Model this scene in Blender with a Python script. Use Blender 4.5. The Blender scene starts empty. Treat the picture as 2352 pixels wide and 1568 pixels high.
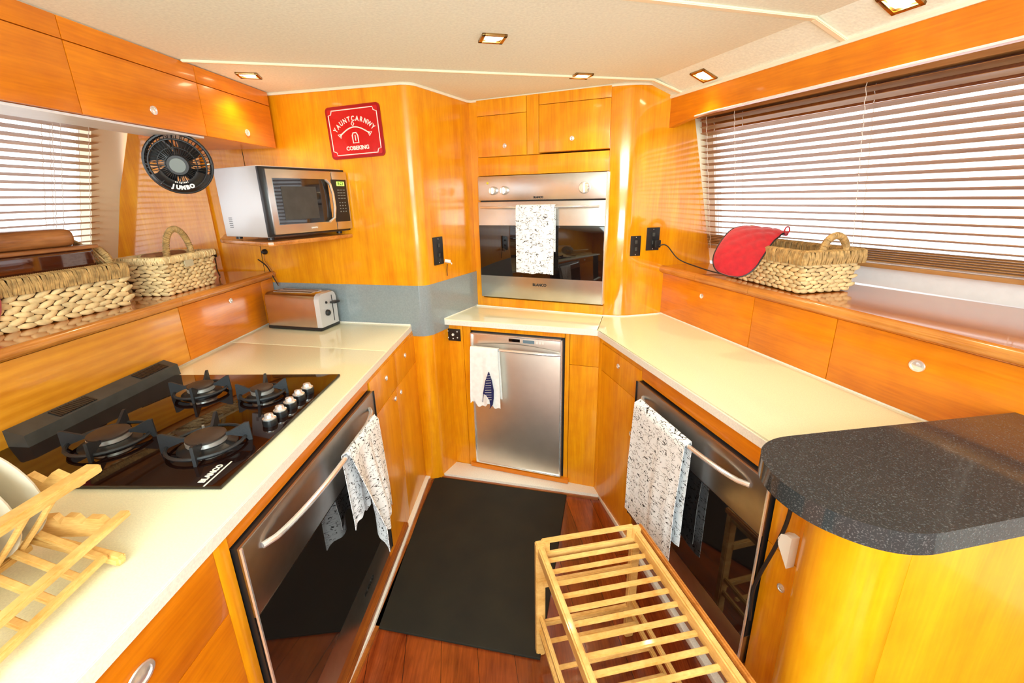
import bpy, bmesh, math, random
from mathutils import Vector, Matrix
random.seed(7)
S = bpy.context.scene
COL = S.collection
R = math.radians
# ---------------------------------------------------------------- camera
FPX = 1035.0
cam_d = bpy.data.cameras.new('camera'); cam = bpy.data.objects.new('camera', cam_d); COL.objects.link(cam)
cam_d.sensor_width = 36.0; cam_d.lens = FPX * 36.0 / 2352.0; cam_d.clip_start = 0.02
pit = R(17.8); rol = R(-1.23)
fw = Vector((0, math.cos(pit), -math.sin(pit))); up0 = Vector((0, math.sin(pit), math.cos(pit))); rt0 = Vector((1, 0, 0))
rt = math.cos(rol) * rt0 + math.sin(rol) * up0; up = math.cos(rol) * up0 - math.sin(rol) * rt0
m = Matrix((rt, up, -fw)).transposed().to_4x4(); m.translation = Vector((0, 0, 1.35)); cam.matrix_world = m
S.camera = cam
# ---------------------------------------------------------------- world, lights, exposure
w = bpy.data.worlds.new('daylight'); S.world = w; w.use_nodes = True
bg = w.node_tree.nodes['Background']; bg.inputs[0].default_value = (0.96, 0.98, 1.0, 1); bg.inputs[1].default_value = 1.55
S.view_settings.view_transform = 'Standard'; S.view_settings.look = 'None'; S.view_settings.gamma = 1
S.view_settings.exposure = 1.0; S.view_settings.use_curve_mapping = False
def area(name, loc, rot, sx, sy, power, col):
    l = bpy.data.lights.new(name, 'AREA'); l.shape = 'RECTANGLE'; l.size = sx; l.size_y = sy; l.energy = power; l.color = col
    o = bpy.data.objects.new(name, l); o.location = loc; o.rotation_euler = rot; COL.objects.link(o); return o
# unseen fill lights added behind the camera to brighten the galley
area('fill_overhead', (0.0, -0.95, 1.74), (R(24), 0, 0), 1.8, 0.9, 24, (0.80, 0.97, 1.0))
area('fill_rear', (0.0, -2.2, 1.70), (R(50), 0, 0), 2.4, 0.7, 44, (0.80, 0.97, 1.0))
area('fill_upward', (0.1, -0.9, 1.05), (R(162), 0, 0), 1.2, 0.8, 34, (0.80, 0.97, 1.0))  # added fill aimed upward, lifts the ceiling like a bounced flash

# ---------------------------------------------------------------- materials
def nodemat(name):
    mt = bpy.data.materials.new(name); mt.use_nodes = True
    nt = mt.node_tree; b = nt.nodes['Principled BSDF']; return mt, nt, b
def simple(name, col, rough=0.5, metal=0.0, coat=0.0, noise=0.0, nscale=40, bump=0.0, spec=0.5, sheen=0, emit=None, es=1):
    mt, nt, b = nodemat(name)
    b.inputs['Base Color'].default_value = (*col, 1); b.inputs['Roughness'].default_value = rough
    b.inputs['Metallic'].default_value = metal; b.inputs['Coat Weight'].default_value = coat
    b.inputs['Specular IOR Level'].default_value = spec; b.inputs['Sheen Weight'].default_value = sheen
    tc = nt.nodes.new('ShaderNodeTexCoord'); nz = nt.nodes.new('ShaderNodeTexNoise'); nz.inputs['Scale'].default_value = nscale; nz.inputs['Detail'].default_value = 4
    nt.links.new(tc.outputs['Object'], nz.inputs['Vector'])
    mx = nt.nodes.new('ShaderNodeMix'); mx.data_type = 'RGBA'; mx.blend_type = 'MULTIPLY'
    mx.inputs[0].default_value = 1.0; mx.inputs[6].default_value = (*col, 1)
    mr = nt.nodes.new('ShaderNodeMapRange'); mr.inputs[1].default_value = 0.3; mr.inputs[2].default_value = 0.7
    mr.inputs[3].default_value = 1 - noise; mr.inputs[4].default_value = 1 + noise * 0.3
    nt.links.new(nz.outputs[0], mr.inputs[0]); nt.links.new(mr.outputs[0], mx.inputs[7]); nt.links.new(mx.outputs[2], b.inputs['Base Color'])
    if bump:
        bp = nt.nodes.new('ShaderNodeBump'); bp.inputs['Strength'].default_value = bump; bp.inputs['Distance'].default_value = 0.002
        nt.links.new(nz.outputs[0], bp.inputs['Height']); nt.links.new(bp.outputs[0], b.inputs['Normal'])
    if emit:
        b.inputs['Emission Color'].default_value = (*emit, 1); b.inputs['Emission Strength'].default_value = es
    return mt
def wood(name, dark, light, sc=(6, 6, 0.8), rough=0.30, coat=0.28, rings=0.0, planks=None, fine=1.0):
    mt, nt, b = nodemat(name); N = nt.nodes.new; L = nt.links.new
    tc = N('ShaderNodeTexCoord'); mp = N('ShaderNodeMapping'); mp.inputs['Scale'].default_value = sc; L(tc.outputs['Object'], mp.inputs[0])
    n1 = N('ShaderNodeTexNoise'); n1.inputs['Scale'].default_value = 2.2; n1.inputs['Detail'].default_value = 6; n1.inputs['Distortion'].default_value = 0.8; L(mp.outputs[0], n1.inputs['Vector'])
    mp2 = N('ShaderNodeMapping'); mp2.inputs['Scale'].default_value = [c * 9 if c > 2 else c * 5 for c in sc]; L(tc.outputs['Object'], mp2.inputs[0])
    n2 = N('ShaderNodeTexNoise'); n2.inputs['Scale'].default_value = 3.0 * fine; n2.inputs['Detail'].default_value = 5; L(mp2.outputs[0], n2.inputs['Vector'])
    n3 = N('ShaderNodeTexNoise'); n3.inputs['Scale'].default_value = 14; n3.inputs['Detail'].default_value = 3; L(tc.outputs['Object'], n3.inputs['Vector'])
    a1 = N('ShaderNodeMath'); a1.operation = 'MULTIPLY_ADD'; a1.inputs[1].default_value = 0.5; L(n1.outputs[0], a1.inputs[0])
    a2 = N('ShaderNodeMath'); a2.operation = 'MULTIPLY_ADD'; a2.inputs[1].default_value = 0.28; L(n2.outputs[0], a2.inputs[0])
    a3 = N('ShaderNodeMath'); a3.operation = 'MULTIPLY'; a3.inputs[1].default_value = 0.22; L(n3.outputs[0], a3.inputs[0])
    L(a3.outputs[0], a2.inputs[2]); L(a2.outputs[0], a1.inputs[2]); fac = a1.outputs[0]
    if rings:
        wv = N('ShaderNodeTexWave'); wv.wave_type = 'RINGS'; wv.inputs['Scale'].default_value = 3.2; wv.inputs['Distortion'].default_value = 3.5; wv.inputs['Detail'].default_value = 2; wv.inputs['Detail Scale'].default_value = 0.8
        mp3 = N('ShaderNodeMapping'); mp3.inputs['Scale'].default_value = (0.9, 1.0, 3.4); mp3.inputs['Location'].default_value = (1.18, 0.0, -3.1); L(tc.outputs['Object'], mp3.inputs[0]); L(mp3.outputs[0], wv.inputs['Vector'])
        a4 = N('ShaderNodeMath'); a4.operation = 'MULTIPLY_ADD'; a4.inputs[1].default_value = rings; L(wv.outputs[0], a4.inputs[0]); L(fac, a4.inputs[2]); fac = a4.outputs[0]
    cr = N('ShaderNodeValToRGB'); cr.color_ramp.elements[0].position = 0.36; cr.color_ramp.elements[1].position = 0.64 + rings
    cr.color_ramp.elements[0].color = (*dark, 1); cr.color_ramp.elements[1].color = (*light, 1); L(fac, cr.inputs[0]); colout = cr.outputs[0]
    if planks:
        br = N('ShaderNodeTexBrick'); br.offset = 0.37; br.inputs['Scale'].default_value = 1.0; br.inputs['Brick Width'].default_value = planks[1]; br.inputs['Row Height'].default_value = planks[0]
        br.inputs['Mortar Size'].default_value = 0.0012; br.inputs['Color1'].default_value = (0.62, 0.62, 0.62, 1); br.inputs['Color2'].default_value = (1.15, 1.15, 1.15, 1); br.inputs['Mortar'].default_value = (0.25, 0.2, 0.2, 1)
        rm = N('ShaderNodeMapping'); rm.inputs['Rotation'].default_value = (0, 0, R(83)); L(tc.outputs['Object'], rm.inputs[0]); L(rm.outputs[0], br.inputs['Vector'])
        mx = N('ShaderNodeMix'); mx.data_type = 'RGBA'; mx.blend_type = 'MULTIPLY'; mx.inputs[0].default_value = 1; L(colout, mx.inputs[6]); L(br.outputs[0], mx.inputs[7]); colout = mx.outputs[2]
    L(colout, b.inputs['Base Color']); b.inputs['Roughness'].default_value = rough; b.inputs['Coat Weight'].default_value = coat; b.inputs['Coat Roughness'].default_value = 0.07
    return mt
WD, WL_ = (0.72, 0.22, 0.001), (0.95, 0.41, 0.006)
M = {}
M['woodv'] = wood('satin_beech_vertical', WD, WL_, (7, 7, 0.7))
M['woodh'] = wood('satin_beech_horizontal', (0.60, 0.145, 0.001), (0.86, 0.27, 0.003), (0.7, 7, 7))
M['woodburl'] = wood('figured_beech', (0.66, 0.22, 0.006), (0.95, 0.42, 0.03), (0.8, 6, 5), rings=0.15)
M['woodgloss'] = wood('polished_beech_vertical', WD, WL_, (7, 7, 0.7), rough=0.16, coat=1.0)
M['woodedge'] = wood('solid_timber_edge', (0.40, 0.12, 0.015), (0.74, 0.30, 0.06), (0.8, 9, 12), rough=0.22)
M['woodledge'] = wood('ledge_timber', (0.42, 0.11, 0.012), (0.66, 0.21, 0.03), (1.2, 12, 8), rough=0.16, coat=0.8)
M['woodgold'] = wood('golden_curved_panel', (0.88, 0.35, 0.003), (1.0, 0.52, 0.008), (5, 5, 0.6), rough=0.3)
M['floor'] = wood('red_cherry_planks', (0.11, 0.012, 0.002), (0.33, 0.06, 0.01), (9, 1.0, 9), rough=0.22, coat=0.5, planks=(0.115, 1.4))
M['bamboo'] = wood('pale_rubberwood', (0.62, 0.30, 0.06), (0.95, 0.62, 0.22), (3, 3, 14), rough=0.45, coat=0.15)
M['kick'] = wood('dark_plinth_timber', (0.22, 0.05, 0.005), (0.42, 0.12, 0.012), (0.8, 6, 6), rough=0.35)
M['slat'] = wood('blind_slat_timber', (0.36, 0.15, 0.04), (0.56, 0.29, 0.10), (0.8, 8, 8), rough=0.5, coat=0.0)
M['bowlwood'] = wood('dark_acacia', (0.12, 0.028, 0.006), (0.40, 0.15, 0.04), (1.5, 9, 9), rough=0.35)
M['dark'] = simple('shadow_gap', (0.015, 0.006, 0.002), 0.8)
M['cream'] = simple('cream_solid_surface', (0.95, 0.93, 0.66), 0.10, coat=0.3, noise=0.10, nscale=330)
M['creamedge'] = simple('pale_worktop_edge', (0.93, 0.89, 0.80), 0.3, noise=0.12, nscale=240)
M['ceiling'] = simple('ceiling_vinyl', (0.94, 0.97, 0.84), 0.75, noise=0.10, nscale=130, bump=0.25)
M['bead'] = simple('cream_bead', (0.92, 0.84, 0.66), 0.4)
M['batten'] = simple('ceiling_batten', (0.95, 0.84, 0.60), 0.45)
M['jamb'] = simple('window_jamb_cream', (0.97, 0.90, 0.66), 0.5)
M['white'] = simple('white_sill', (0.82, 0.82, 0.82), 0.35, noise=0.04)
M['splash'] = simple('grey_blue_splashback', (0.27, 0.32, 0.34), 0.22, coat=0.4, noise=0.12, nscale=150)
M['steelsoft'] = simple('satin_steel', (0.88, 0.86, 0.80), 0.42, metal=1.0, noise=0.06, nscale=12)
M['steel'] = simple('brushed_steel', (0.64, 0.63, 0.60), 0.27, metal=1.0, noise=0.08, nscale=20)
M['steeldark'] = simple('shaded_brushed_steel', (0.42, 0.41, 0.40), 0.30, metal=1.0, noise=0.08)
M['chrome'] = simple('polished_chrome', (0.88, 0.90, 0.92), 0.20, metal=0.75)
M['bronze'] = simple('bronze_trim', (0.45, 0.27, 0.10), 0.22, metal=1.0)
M['silver'] = simple('silver_painted_casing', (0.66, 0.65, 0.66), 0.35, metal=0.35)
M['blackglass'] = simple('black_glass', (0.006, 0.004, 0.004), 0.04, coat=0.6)
M['hobglass'] = simple('dark_brown_hob_glass', (0.010, 0.003, 0.002), 0.04, coat=0.0, spec=0.45)
M['black'] = simple('black_plastic', (0.012, 0.012, 0.013), 0.35)
M['castiron'] = simple('cast_iron', (0.016, 0.018, 0.022), 0.5, bump=0.2, nscale=200)
M['burnercap'] = simple('enamel_burner_cap', (0.045, 0.026, 0.018), 0.5)
M['alu'] = simple('aluminium_ring', (0.75, 0.74, 0.70), 0.35, metal=0.8)
M['greyplastic'] = simple('charcoal_vent', (0.055, 0.055, 0.05), 0.5, noise=0.25, nscale=30)
M['hubgrey'] = simple('grey_hub', (0.20, 0.23, 0.22), 0.5)
M['granite'] = None
M['red'] = simple('red_enamel', (0.62, 0.002, 0.006), 0.3, coat=0.3, noise=0.1)
M['darkred'] = simple('dark_red_rim', (0.36, 0.001, 0.006), 0.35)
M['redcloth'] = simple('red_quilted_cotton', (0.50, 0.001, 0.010), 0.8, noise=0.2, nscale=60, sheen=0.3)
M['ink'] = simple('off_white_print', (0.93, 0.9, 0.82), 0.5)
M['blackink'] = simple('black_print', (0.01, 0.01, 0.01), 0.5)
M['mat'] = simple('olive_black_rubber', (0.012, 0.009, 0.0028), 0.85, noise=0.45, nscale=7, bump=0.3)
M['grass1'] = simple('pale_water_hyacinth', (0.86, 0.64, 0.32), 0.6, noise=0.35, nscale=35)
M['grass2'] = simple('twisted_seagrass', (0.56, 0.34, 0.12), 0.65, noise=0.5, nscale=60)
M['grassdark'] = simple('brown_seagrass', (0.20, 0.07, 0.025), 0.6, noise=0.5, nscale=60)
M['liner'] = simple('basket_interior', (0.10, 0.045, 0.015), 0.8)
M['plate'] = simple('stoneware_plate', (0.72, 0.64, 0.50), 0.25, coat=0.5, noise=0.15, nscale=12)
M['cordblack'] = simple('black_cord', (0.01, 0.008, 0.008), 0.5)
M['cordwhite'] = simple('blind_cord', (0.85, 0.78, 0.68), 0.7)
M['brownglass'] = simple('amber_brown_glass', (0.06, 0.012, 0.004), 0.05, coat=1.0)
M['green'] = simple('green_display', (0.3, 0.6, 0.02), 0.5, emit=(0.55, 1.0, 0.12), es=1.2)
M['yellow'] = simple('amber_indicator', (0.8, 0.7, 0.05), 0.4)
M['lcd'] = simple('blue_grey_display', (0.16, 0.24, 0.30), 0.2)
M['navy'] = simple('navy_print', (0.01, 0.012, 0.09), 0.8)
M['tag'] = simple('horn_tag', (0.5, 0.47, 0.33), 0.15, coat=0.6)
M['leather'] = simple('tan_suede', (0.35, 0.14, 0.05), 0.8, noise=0.4, nscale=18)
M['pink'] = simple('pink_glass_chip', (0.62, 0.10, 0.16), 0.15)
M['offwhite'] = simple('white_plastic', (0.88, 0.86, 0.80), 0.3)
M['lens'] = simple('lamp_lens', (1, 0.95, 0.8), 0.4, emit=(1.0, 0.86, 0.55), es=9)
def granite():
    mt, nt, b = nodemat('black_speckled_granite'); N = nt.nodes.new; L = nt.links.new
    tc = N('ShaderNodeTexCoord'); v = N('ShaderNodeTexNoise'); v.inputs['Scale'].default_value = 420; v.inputs['Detail'].default_value = 2; L(tc.outputs['Object'], v.inputs['Vector'])
    cr = N('ShaderNodeValToRGB'); cr.color_ramp.elements[0].position = 0.55; cr.color_ramp.elements[1].position = 0.78
    cr.color_ramp.elements[0].color = (0.035, 0.037, 0.038, 1); cr.color_ramp.elements[1].color = (0.16, 0.16, 0.16, 1); L(v.outputs[0], cr.inputs[0]); L(cr.outputs[0], b.inputs['Base Color'])
    b.inputs['Roughness'].default_value = 0.10; b.inputs['Specular IOR Level'].default_value = 0.55; b.inputs['Coat Weight'].default_value = 0.15; b.inputs['Coat Roughness'].default_value = 0.04
    return mt
M['granite'] = granite()
def towelmat(name, density=0.5, base=(0.93, 0.95, 0.98)):
    mt, nt, b = nodemat(name); N = nt.nodes.new; L = nt.links.new
    tc = N('ShaderNodeTexCoord'); mp = N('ShaderNodeMapping'); mp.inputs['Scale'].default_value = (38, 38, 95); L(tc.outputs['Object'], mp.inputs[0])
    n = N('ShaderNodeTexNoise'); n.inputs['Scale'].default_value = 1; n.inputs['Detail'].default_value = 1.5; n.inputs['Distortion'].default_value = 0.7; L(mp.outputs[0], n.inputs['Vector'])
    s = N('ShaderNodeMath'); s.operation = 'SUBTRACT'; s.inputs[1].default_value = 0.5; L(n.outputs[0], s.inputs[0])
    ab = N('ShaderNodeMath'); ab.operation = 'ABSOLUTE'; L(s.outputs[0], ab.inputs[0])
    lt = N('ShaderNodeMath'); lt.operation = 'LESS_THAN'; lt.inputs[1].default_value = 0.021; L(ab.outputs[0], lt.inputs[0])
    n2 = N('ShaderNodeTexNoise'); n2.inputs['Scale'].default_value = 48; n2.inputs['Detail'].default_value = 1; L(tc.outputs['Object'], n2.inputs['Vector'])
    g = N('ShaderNodeMath'); g.operation = 'GREATER_THAN'; g.inputs[1].default_value = density; L(n2.outputs[0], g.inputs[0])
    mu = N('ShaderNodeMath'); mu.operation = 'MULTIPLY'; L(lt.outputs[0], mu.inputs[0]); L(g.outputs[0], mu.inputs[1])
    mx = N('ShaderNodeMix'); mx.data_type = 'RGBA'; mx.inputs[6].default_value = (*base, 1); mx.inputs[7].default_value = (0.03, 0.03, 0.03, 1)
    L(mu.outputs[0], mx.inputs[0]); L(mx.outputs[2], b.inputs['Base Color']); b.inputs['Roughness'].default_value = 0.9
    return mt
M['towel'] = towelmat('white_towel_black_script', 0.47)
M['towel2'] = towelmat('white_towel_dense_script', 0.42)
M['towelplain'] = simple('plain_white_towel', (0.94, 0.94, 0.92), 0.9, noise=0.08, nscale=50, bump=0.3)
def windowglass():
    mt = bpy.data.materials.new('window_glass'); mt.use_nodes = True; nt = mt.node_tree; nt.nodes.clear(); N = nt.nodes.new
    o = N('ShaderNodeOutputMaterial'); mx = N('ShaderNodeMixShader'); mx.inputs[0].default_value = 0.06; t = N('ShaderNodeBsdfTransparent'); g = N('ShaderNodeBsdfGlossy'); g.inputs['Roughness'].default_value = 0.02
    nt.links.new(t.outputs[0], mx.inputs[1]); nt.links.new(g.outputs[0], mx.inputs[2]); nt.links.new(mx.outputs[0], o.inputs[0]); return mt
M['glass'] = windowglass()

# ---------------------------------------------------------------- geometry helpers
class G:
    """collects shapes in one mesh"""
    def __init__(s): s.bm = bmesh.new()
    def _new(s, before): return [v for v in s.bm.verts if v.index == -1 or v not in before]
    def box(s, x0, x1, y0, y1, z0, z1, bev=0.0, seg=2):
        vs = [s.bm.verts.new(p) for p in ((x0, y0, z0), (x1, y0, z0), (x1, y1, z0), (x0, y1, z0), (x0, y0, z1), (x1, y0, z1), (x1, y1, z1), (x0, y1, z1))]
        fs = [s.bm.faces.new([vs[i] for i in f]) for f in ((3, 2, 1, 0), (4, 5, 6, 7), (0, 1, 5, 4), (1, 2, 6, 5), (2, 3, 7, 6), (3, 0, 4, 7))]
        if bev > 0:
            es = set(e for f in fs for e in f.edges)
            bmesh.ops.bevel(s.bm, geom=list(es), offset=bev, segments=seg, affect='EDGES', profile=0.6)
        return s
    def hexa(s, a, b):   # a: 4 points (loop), b: 4 points, same order
        va = [s.bm.verts.new(p) for p in a]; vb = [s.bm.verts.new(p) for p in b]; n = len(va)
        s.bm.faces.new(va[::-1]); s.bm.faces.new(vb)
        for i in range(n): s.bm.faces.new([va[i], va[(i + 1) % n], vb[(i + 1) % n], vb[i]])
        return s
    def prism(s, poly, z0, z1, bev=0.0, seg=3):
        va = [s.bm.verts.new((x, y, z0)) for x, y in poly]; vb = [s.bm.verts.new((x, y, z1)) for x, y in poly]; n = len(poly)
        fs = [s.bm.faces.new(va[::-1]), s.bm.faces.new(vb)]
        for i in range(n): fs.append(s.bm.faces.new([va[i], va[(i + 1) % n], vb[(i + 1) % n], vb[i]]))
        if bev > 0:
            es = [e for f in fs[:2] for e in f.edges]
            bmesh.ops.bevel(s.bm, geom=es, offset=bev, segments=seg, affect='EDGES', profile=0.6)
        return s
    def prismy(s, poly, y0, y1):  # polygon in x,z extruded along y
        a = [(x, y0, z) for x, z in poly]; b = [(x, y1, z) for x, z in poly]; return s.hexa(a, b)
    def tube(s, pts, r, n=8, cap=True, closed=False, flat=1.0, up=None):
        pts = [Vector(p) for p in pts]; k = len(pts); rings = []; prev = None
        for i, p in enumerate(pts):
            if closed: t = pts[(i + 1) % k] - pts[i - 1]
            else: t = pts[min(i + 1, k - 1)] - pts[max(i - 1, 0)]
            t.normalize()
            if prev is None:
                a = Vector(up) if up else (Vector((0, 0, 1)) if abs(t.z) < 0.9 else Vector((1, 0, 0)))
                u = t.cross(a).normalized()
            else: u = (prev - t * prev.dot(t)).normalized()
            prev = u; v = t.cross(u); rr = r[i] if isinstance(r, (list, tuple)) else r
            rings.append([s.bm.verts.new(p + u * math.cos(2 * math.pi * j / n) * rr + v * math.sin(2 * math.pi * j / n) * rr * flat) for j in range(n)])
        for i in range(k if closed else k - 1):
            a, b = rings[i], rings[(i + 1) % k]
            for j in range(n): s.bm.faces.new([a[j], a[(j + 1) % n], b[(j + 1) % n], b[j]])
        if cap and not closed: s.bm.faces.new(rings[0][::-1]); s.bm.faces.new(rings[-1])
        return s
    def bar(s, p0, p1, w, h, bev=0.0, up=(0, 0, 1)):  # rectangular bar from p0 to p1
        p0 = Vector(p0); p1 = Vector(p1); t = (p1 - p0).normalized(); a = Vector(up)
        if abs(t.dot(a)) > 0.98: a = Vector((1, 0, 0))
        u = t.cross(a).normalized(); v = u.cross(t)
        f = lambda p: [p - u * w / 2 - v * h / 2, p + u * w / 2 - v * h / 2, p + u * w / 2 + v * h / 2, p - u * w / 2 + v * h / 2]
        n0 = len(s.bm.faces); s.hexa(f(p0), f(p1))
        if bev:
            s.bm.faces.ensure_lookup_table(); es = set(e for fc in s.bm.faces[n0:] for e in fc.edges)
            bmesh.ops.bevel(s.bm, geom=list(es), offset=bev, segments=2, affect='EDGES')
        return s
    def lathe(s, prof, c, axis='z', n=24, sx=1, sy=1, mtx=None):  # prof: (r, h)
        rings = []
        for r, h in prof:
            ring = []
            for j in range(n):
                a = 2 * math.pi * j / n; p = Vector((r * math.cos(a) * sx, r * math.sin(a) * sy, h))
                if axis == 'y': p = Vector((p.x, -p.z, p.y))   # h goes towards the room (-y)
                if axis == 'x': p = Vector((p.z, p.x, p.y))
                if mtx is not None: p = mtx @ p
                ring.append(s.bm.verts.new(p + Vector(c)))
            rings.append(ring)
        for a, b in zip(rings, rings[1:]):
            for j in range(n): s.bm.faces.new([a[j], a[(j + 1) % n], b[(j + 1) % n], b[j]])
        s.bm.faces.new(rings[0][::-1]); s.bm.faces.new(rings[-1]); return s
    def blob(s, c, r, mtx=None, n=8, k=5):  # ellipsoid
        c = Vector(c); rings = []
        top = s.bm.verts.new(c + ((mtx @ Vector((0, 0, r[2]))) if mtx else Vector((0, 0, r[2]))))
        bot = s.bm.verts.new(c - ((mtx @ Vector((0, 0, r[2]))) if mtx else Vector((0, 0, r[2]))))
        for i in range(1, k):
            ph = math.pi * i / k; ring = []
            for j in range(n):
                a = 2 * math.pi * j / n; p = Vector((r[0] * math.sin(ph) * math.cos(a), r[1] * math.sin(ph) * math.sin(a), r[2] * math.cos(ph)))
                if mtx: p = mtx @ p
                ring.append(s.bm.verts.new(c + p))
            rings.append(ring)
        for j in range(n):
            s.bm.faces.new([top, rings[0][j], rings[0][(j + 1) % n]]); s.bm.faces.new([bot, rings[-1][(j + 1) % n], rings[-1][j]])
        for a, b in zip(rings, rings[1:]):
            for j in range(n): s.bm.faces.new([a[j], b[j], b[(j + 1) % n], a[(j + 1) % n]])
        return s
    def grid(s, f, nu, nv, th=0.0):  # f(u,v)->point
        vs = [[s.bm.verts.new(f(i / nu, j / nv)) for j in range(nv + 1)] for i in range(nu + 1)]
        for i in range(nu):
            for j in range(nv): s.bm.faces.new([vs[i][j], vs[i + 1][j], vs[i + 1][j + 1], vs[i][j + 1]])
        if th:
            s.bm.normal_update(); ws = [[s.bm.verts.new(v.co - v.normal * th) for v in row] for row in vs]
            for i in range(nu):
                for j in range(nv): s.bm.faces.new([ws[i][j], ws[i][j + 1], ws[i + 1][j + 1], ws[i + 1][j]])
            for i in range(nu):
                s.bm.faces.new([vs[i][0], ws[i][0], ws[i + 1][0], vs[i + 1][0]]); s.bm.faces.new([vs[i][nv], vs[i + 1][nv], ws[i + 1][nv], ws[i][nv]])
            for j in range(nv):
                s.bm.faces.new([vs[0][j], vs[0][j + 1], ws[0][j + 1], ws[0][j]]); s.bm.faces.new([vs[nu][j], ws[nu][j], ws[nu][j + 1], vs[nu][j + 1]])
        return s
    def text(s, txt, size, fn, bold=0.0):  # letters as flat raised mesh; fn maps (x,y,h) -> point
        cu = bpy.data.curves.new('t', 'FONT'); cu.body = txt; cu.size = size; cu.extrude = 0.0006; cu.align_x = 'CENTER'; cu.align_y = 'CENTER'; cu.offset = bold; cu.resolution_u = 3
        ob = bpy.data.objects.new('t', cu); me = bpy.data.meshes.new_from_object(ob)
        vs = [s.bm.verts.new(fn(v.co.x, v.co.y, v.co.z)) for v in me.vertices]
        for p in me.polygons:
            try: s.bm.faces.new([vs[i] for i in p.vertices])
            except ValueError: pass
        bpy.data.objects.remove(ob); bpy.data.curves.remove(cu); bpy.data.meshes.remove(me); return s
    def mesh(s, name, off=(0, 0, 0), sharp=35):
        bm = s.bm; bmesh.ops.recalc_face_normals(bm, faces=bm.faces)
        o = Vector(off)
        for v in bm.verts: v.co -= o
        lim = R(sharp)
        for e in bm.edges:
            if len(e.link_faces) == 2 and e.calc_face_angle(0) > lim: e.smooth = False
        for f in bm.faces: f.smooth = True
        me = bpy.data.meshes.new(name); bm.to_mesh(me); bm.free(); return me
class Frame:
    """local axes of a wall: x to the right seen from the room, y into the wall, z up"""
    def __init__(s, ax, ay, dx, dy):
        l = math.hypot(dx, dy); s.a = Vector((ax, ay, 0)); s.u = Vector((dx / l, dy / l, 0)); s.v = Vector((-dy / l, dx / l, 0)); s.rot = math.atan2(dy, dx)
    def W(s, x, y, z): return s.a + s.u * x + s.v * y + Vector((0, 0, z))
    def L(s, X, Y): d = Vector((X, Y, 0)) - s.a; return (d.dot(s.u), d.dot(s.v))
WORLD = Frame(0, 0, 1, 0)
def tag(o, label=None, cat=None, group=None, kind=None):
    for k, v in (('label', label), ('category', cat), ('group', group), ('kind', kind)):
        if v: o[k] = v
    return o
class T:
    """a thing: an Empty at its base with parts given in frame coordinates"""
    def __init__(s, name, label, cat, fr=WORLD, base=(0, 0, 0), group=None):
        s.fr = fr; s.b = Vector(base); e = bpy.data.objects.new(name, None); e.empty_display_size = 0.05
        e.location = fr.W(*base); e.rotation_euler = (0, 0, fr.rot); COL.objects.link(e); s.e = e; tag(e, label, cat, group)
    def p(s, name, g, mat, parent=None, label=None, sharp=35, kind=None):
        me = g.mesh(name, s.b, sharp); me.materials.append(M[mat]); o = bpy.data.objects.new(name, me); COL.objects.link(o)
        o.parent = parent or s.e
        tag(o, label, kind=kind); return o
def one(name, g, mat, fr=WORLD, base=(0, 0, 0), label=None, cat=None, group=None, kind=None, sharp=35):
    me = g.mesh(name, base, sharp); me.materials.append(M[mat]); o = bpy.data.objects.new(name, me); COL.objects.link(o)
    o.location = fr.W(*base); o.rotation_euler = (0, 0, fr.rot); tag(o, label, cat, group, kind); return o
def struct(name, g, mat, **k): return one(name, g, mat, kind='structure', **k)
def kid(name, g, mat, parent, base=(0, 0, 0)):
    me = g.mesh(name, base); me.materials.append(M[mat]); o = bpy.data.objects.new(name, me); COL.objects.link(o); o.parent = parent; return o

FL = Frame(-.469, 2.0187, .0568, .9984)
FB = Frame(-.3319, 2.1493, .9402, -.3406)
FRR = Frame(.3937, 1.8816, .219, -.9757)
FM = Frame(-1.17, 2.1745, .9722, -.2341)
FO = Frame(-.186, 2.383, .9127, -.4087)
FW = Frame(-.381, 1.984, .4472, .8944)
LF = Frame(-1.162, 2.083, .05, .9988)
RF = Frame(.731, 2.129, .2581, -.9661)
CL = Frame(-1.0068, 2.112, .0786, .9969)
BR = Frame(.6875, 2.14, .3284, -.9445)
PR = Frame(.70, 2.115, .9747, .2234)
FLZ, C0, C1, LZ, CE = -.03, .77, .797, 1.035, 1.785

# ================================================================ SETTING
struct('floor', G().box(-2.25, 1.95, -2.9, 2.6, FLZ - .05, FLZ), 'floor')
# ceiling: flat, then sloping down towards the valance on the right
def arc(cx, cy, r, a0, a1, n): return [(cx + r * math.cos(R(a0 + (a1 - a0) * i / n)), cy + r * math.sin(R(a0 + (a1 - a0) * i / n))) for i in range(n + 1)]
g = G()
for (x0, z0, x1, z1) in ((-2.2, CE, 0.0, CE), ):
    pass
pA = BR.W(-.6, 0, 0); pB = BR.W(5.6, 0, 0); qA = BR.W(-.6, -.12, 0); qB = BR.W(5.6, -.12, 0)
g.hexa([(-2.3, 2.75, CE), (qA.x, qA.y, CE), (qB.x, qB.y, CE), (-2.3, -3.1, CE)], [(-2.3, 2.75, CE + .03), (qA.x, qA.y, CE + .03), (qB.x, qB.y, CE + .03), (-2.3, -3.1, CE + .03)])
pC = BR.W(-.6, .6, 0); pD = BR.W(5.6, .6, 0)
g.hexa([(qA.x, qA.y, CE), (pA.x, pA.y, CE - .045), (pB.x, pB.y, CE - .045), (qB.x, qB.y, CE)], [(qA.x, qA.y, CE + .03), (pA.x, pA.y, CE + .03), (pB.x, pB.y, CE + .03), (qB.x, qB.y, CE + .03)])
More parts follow.
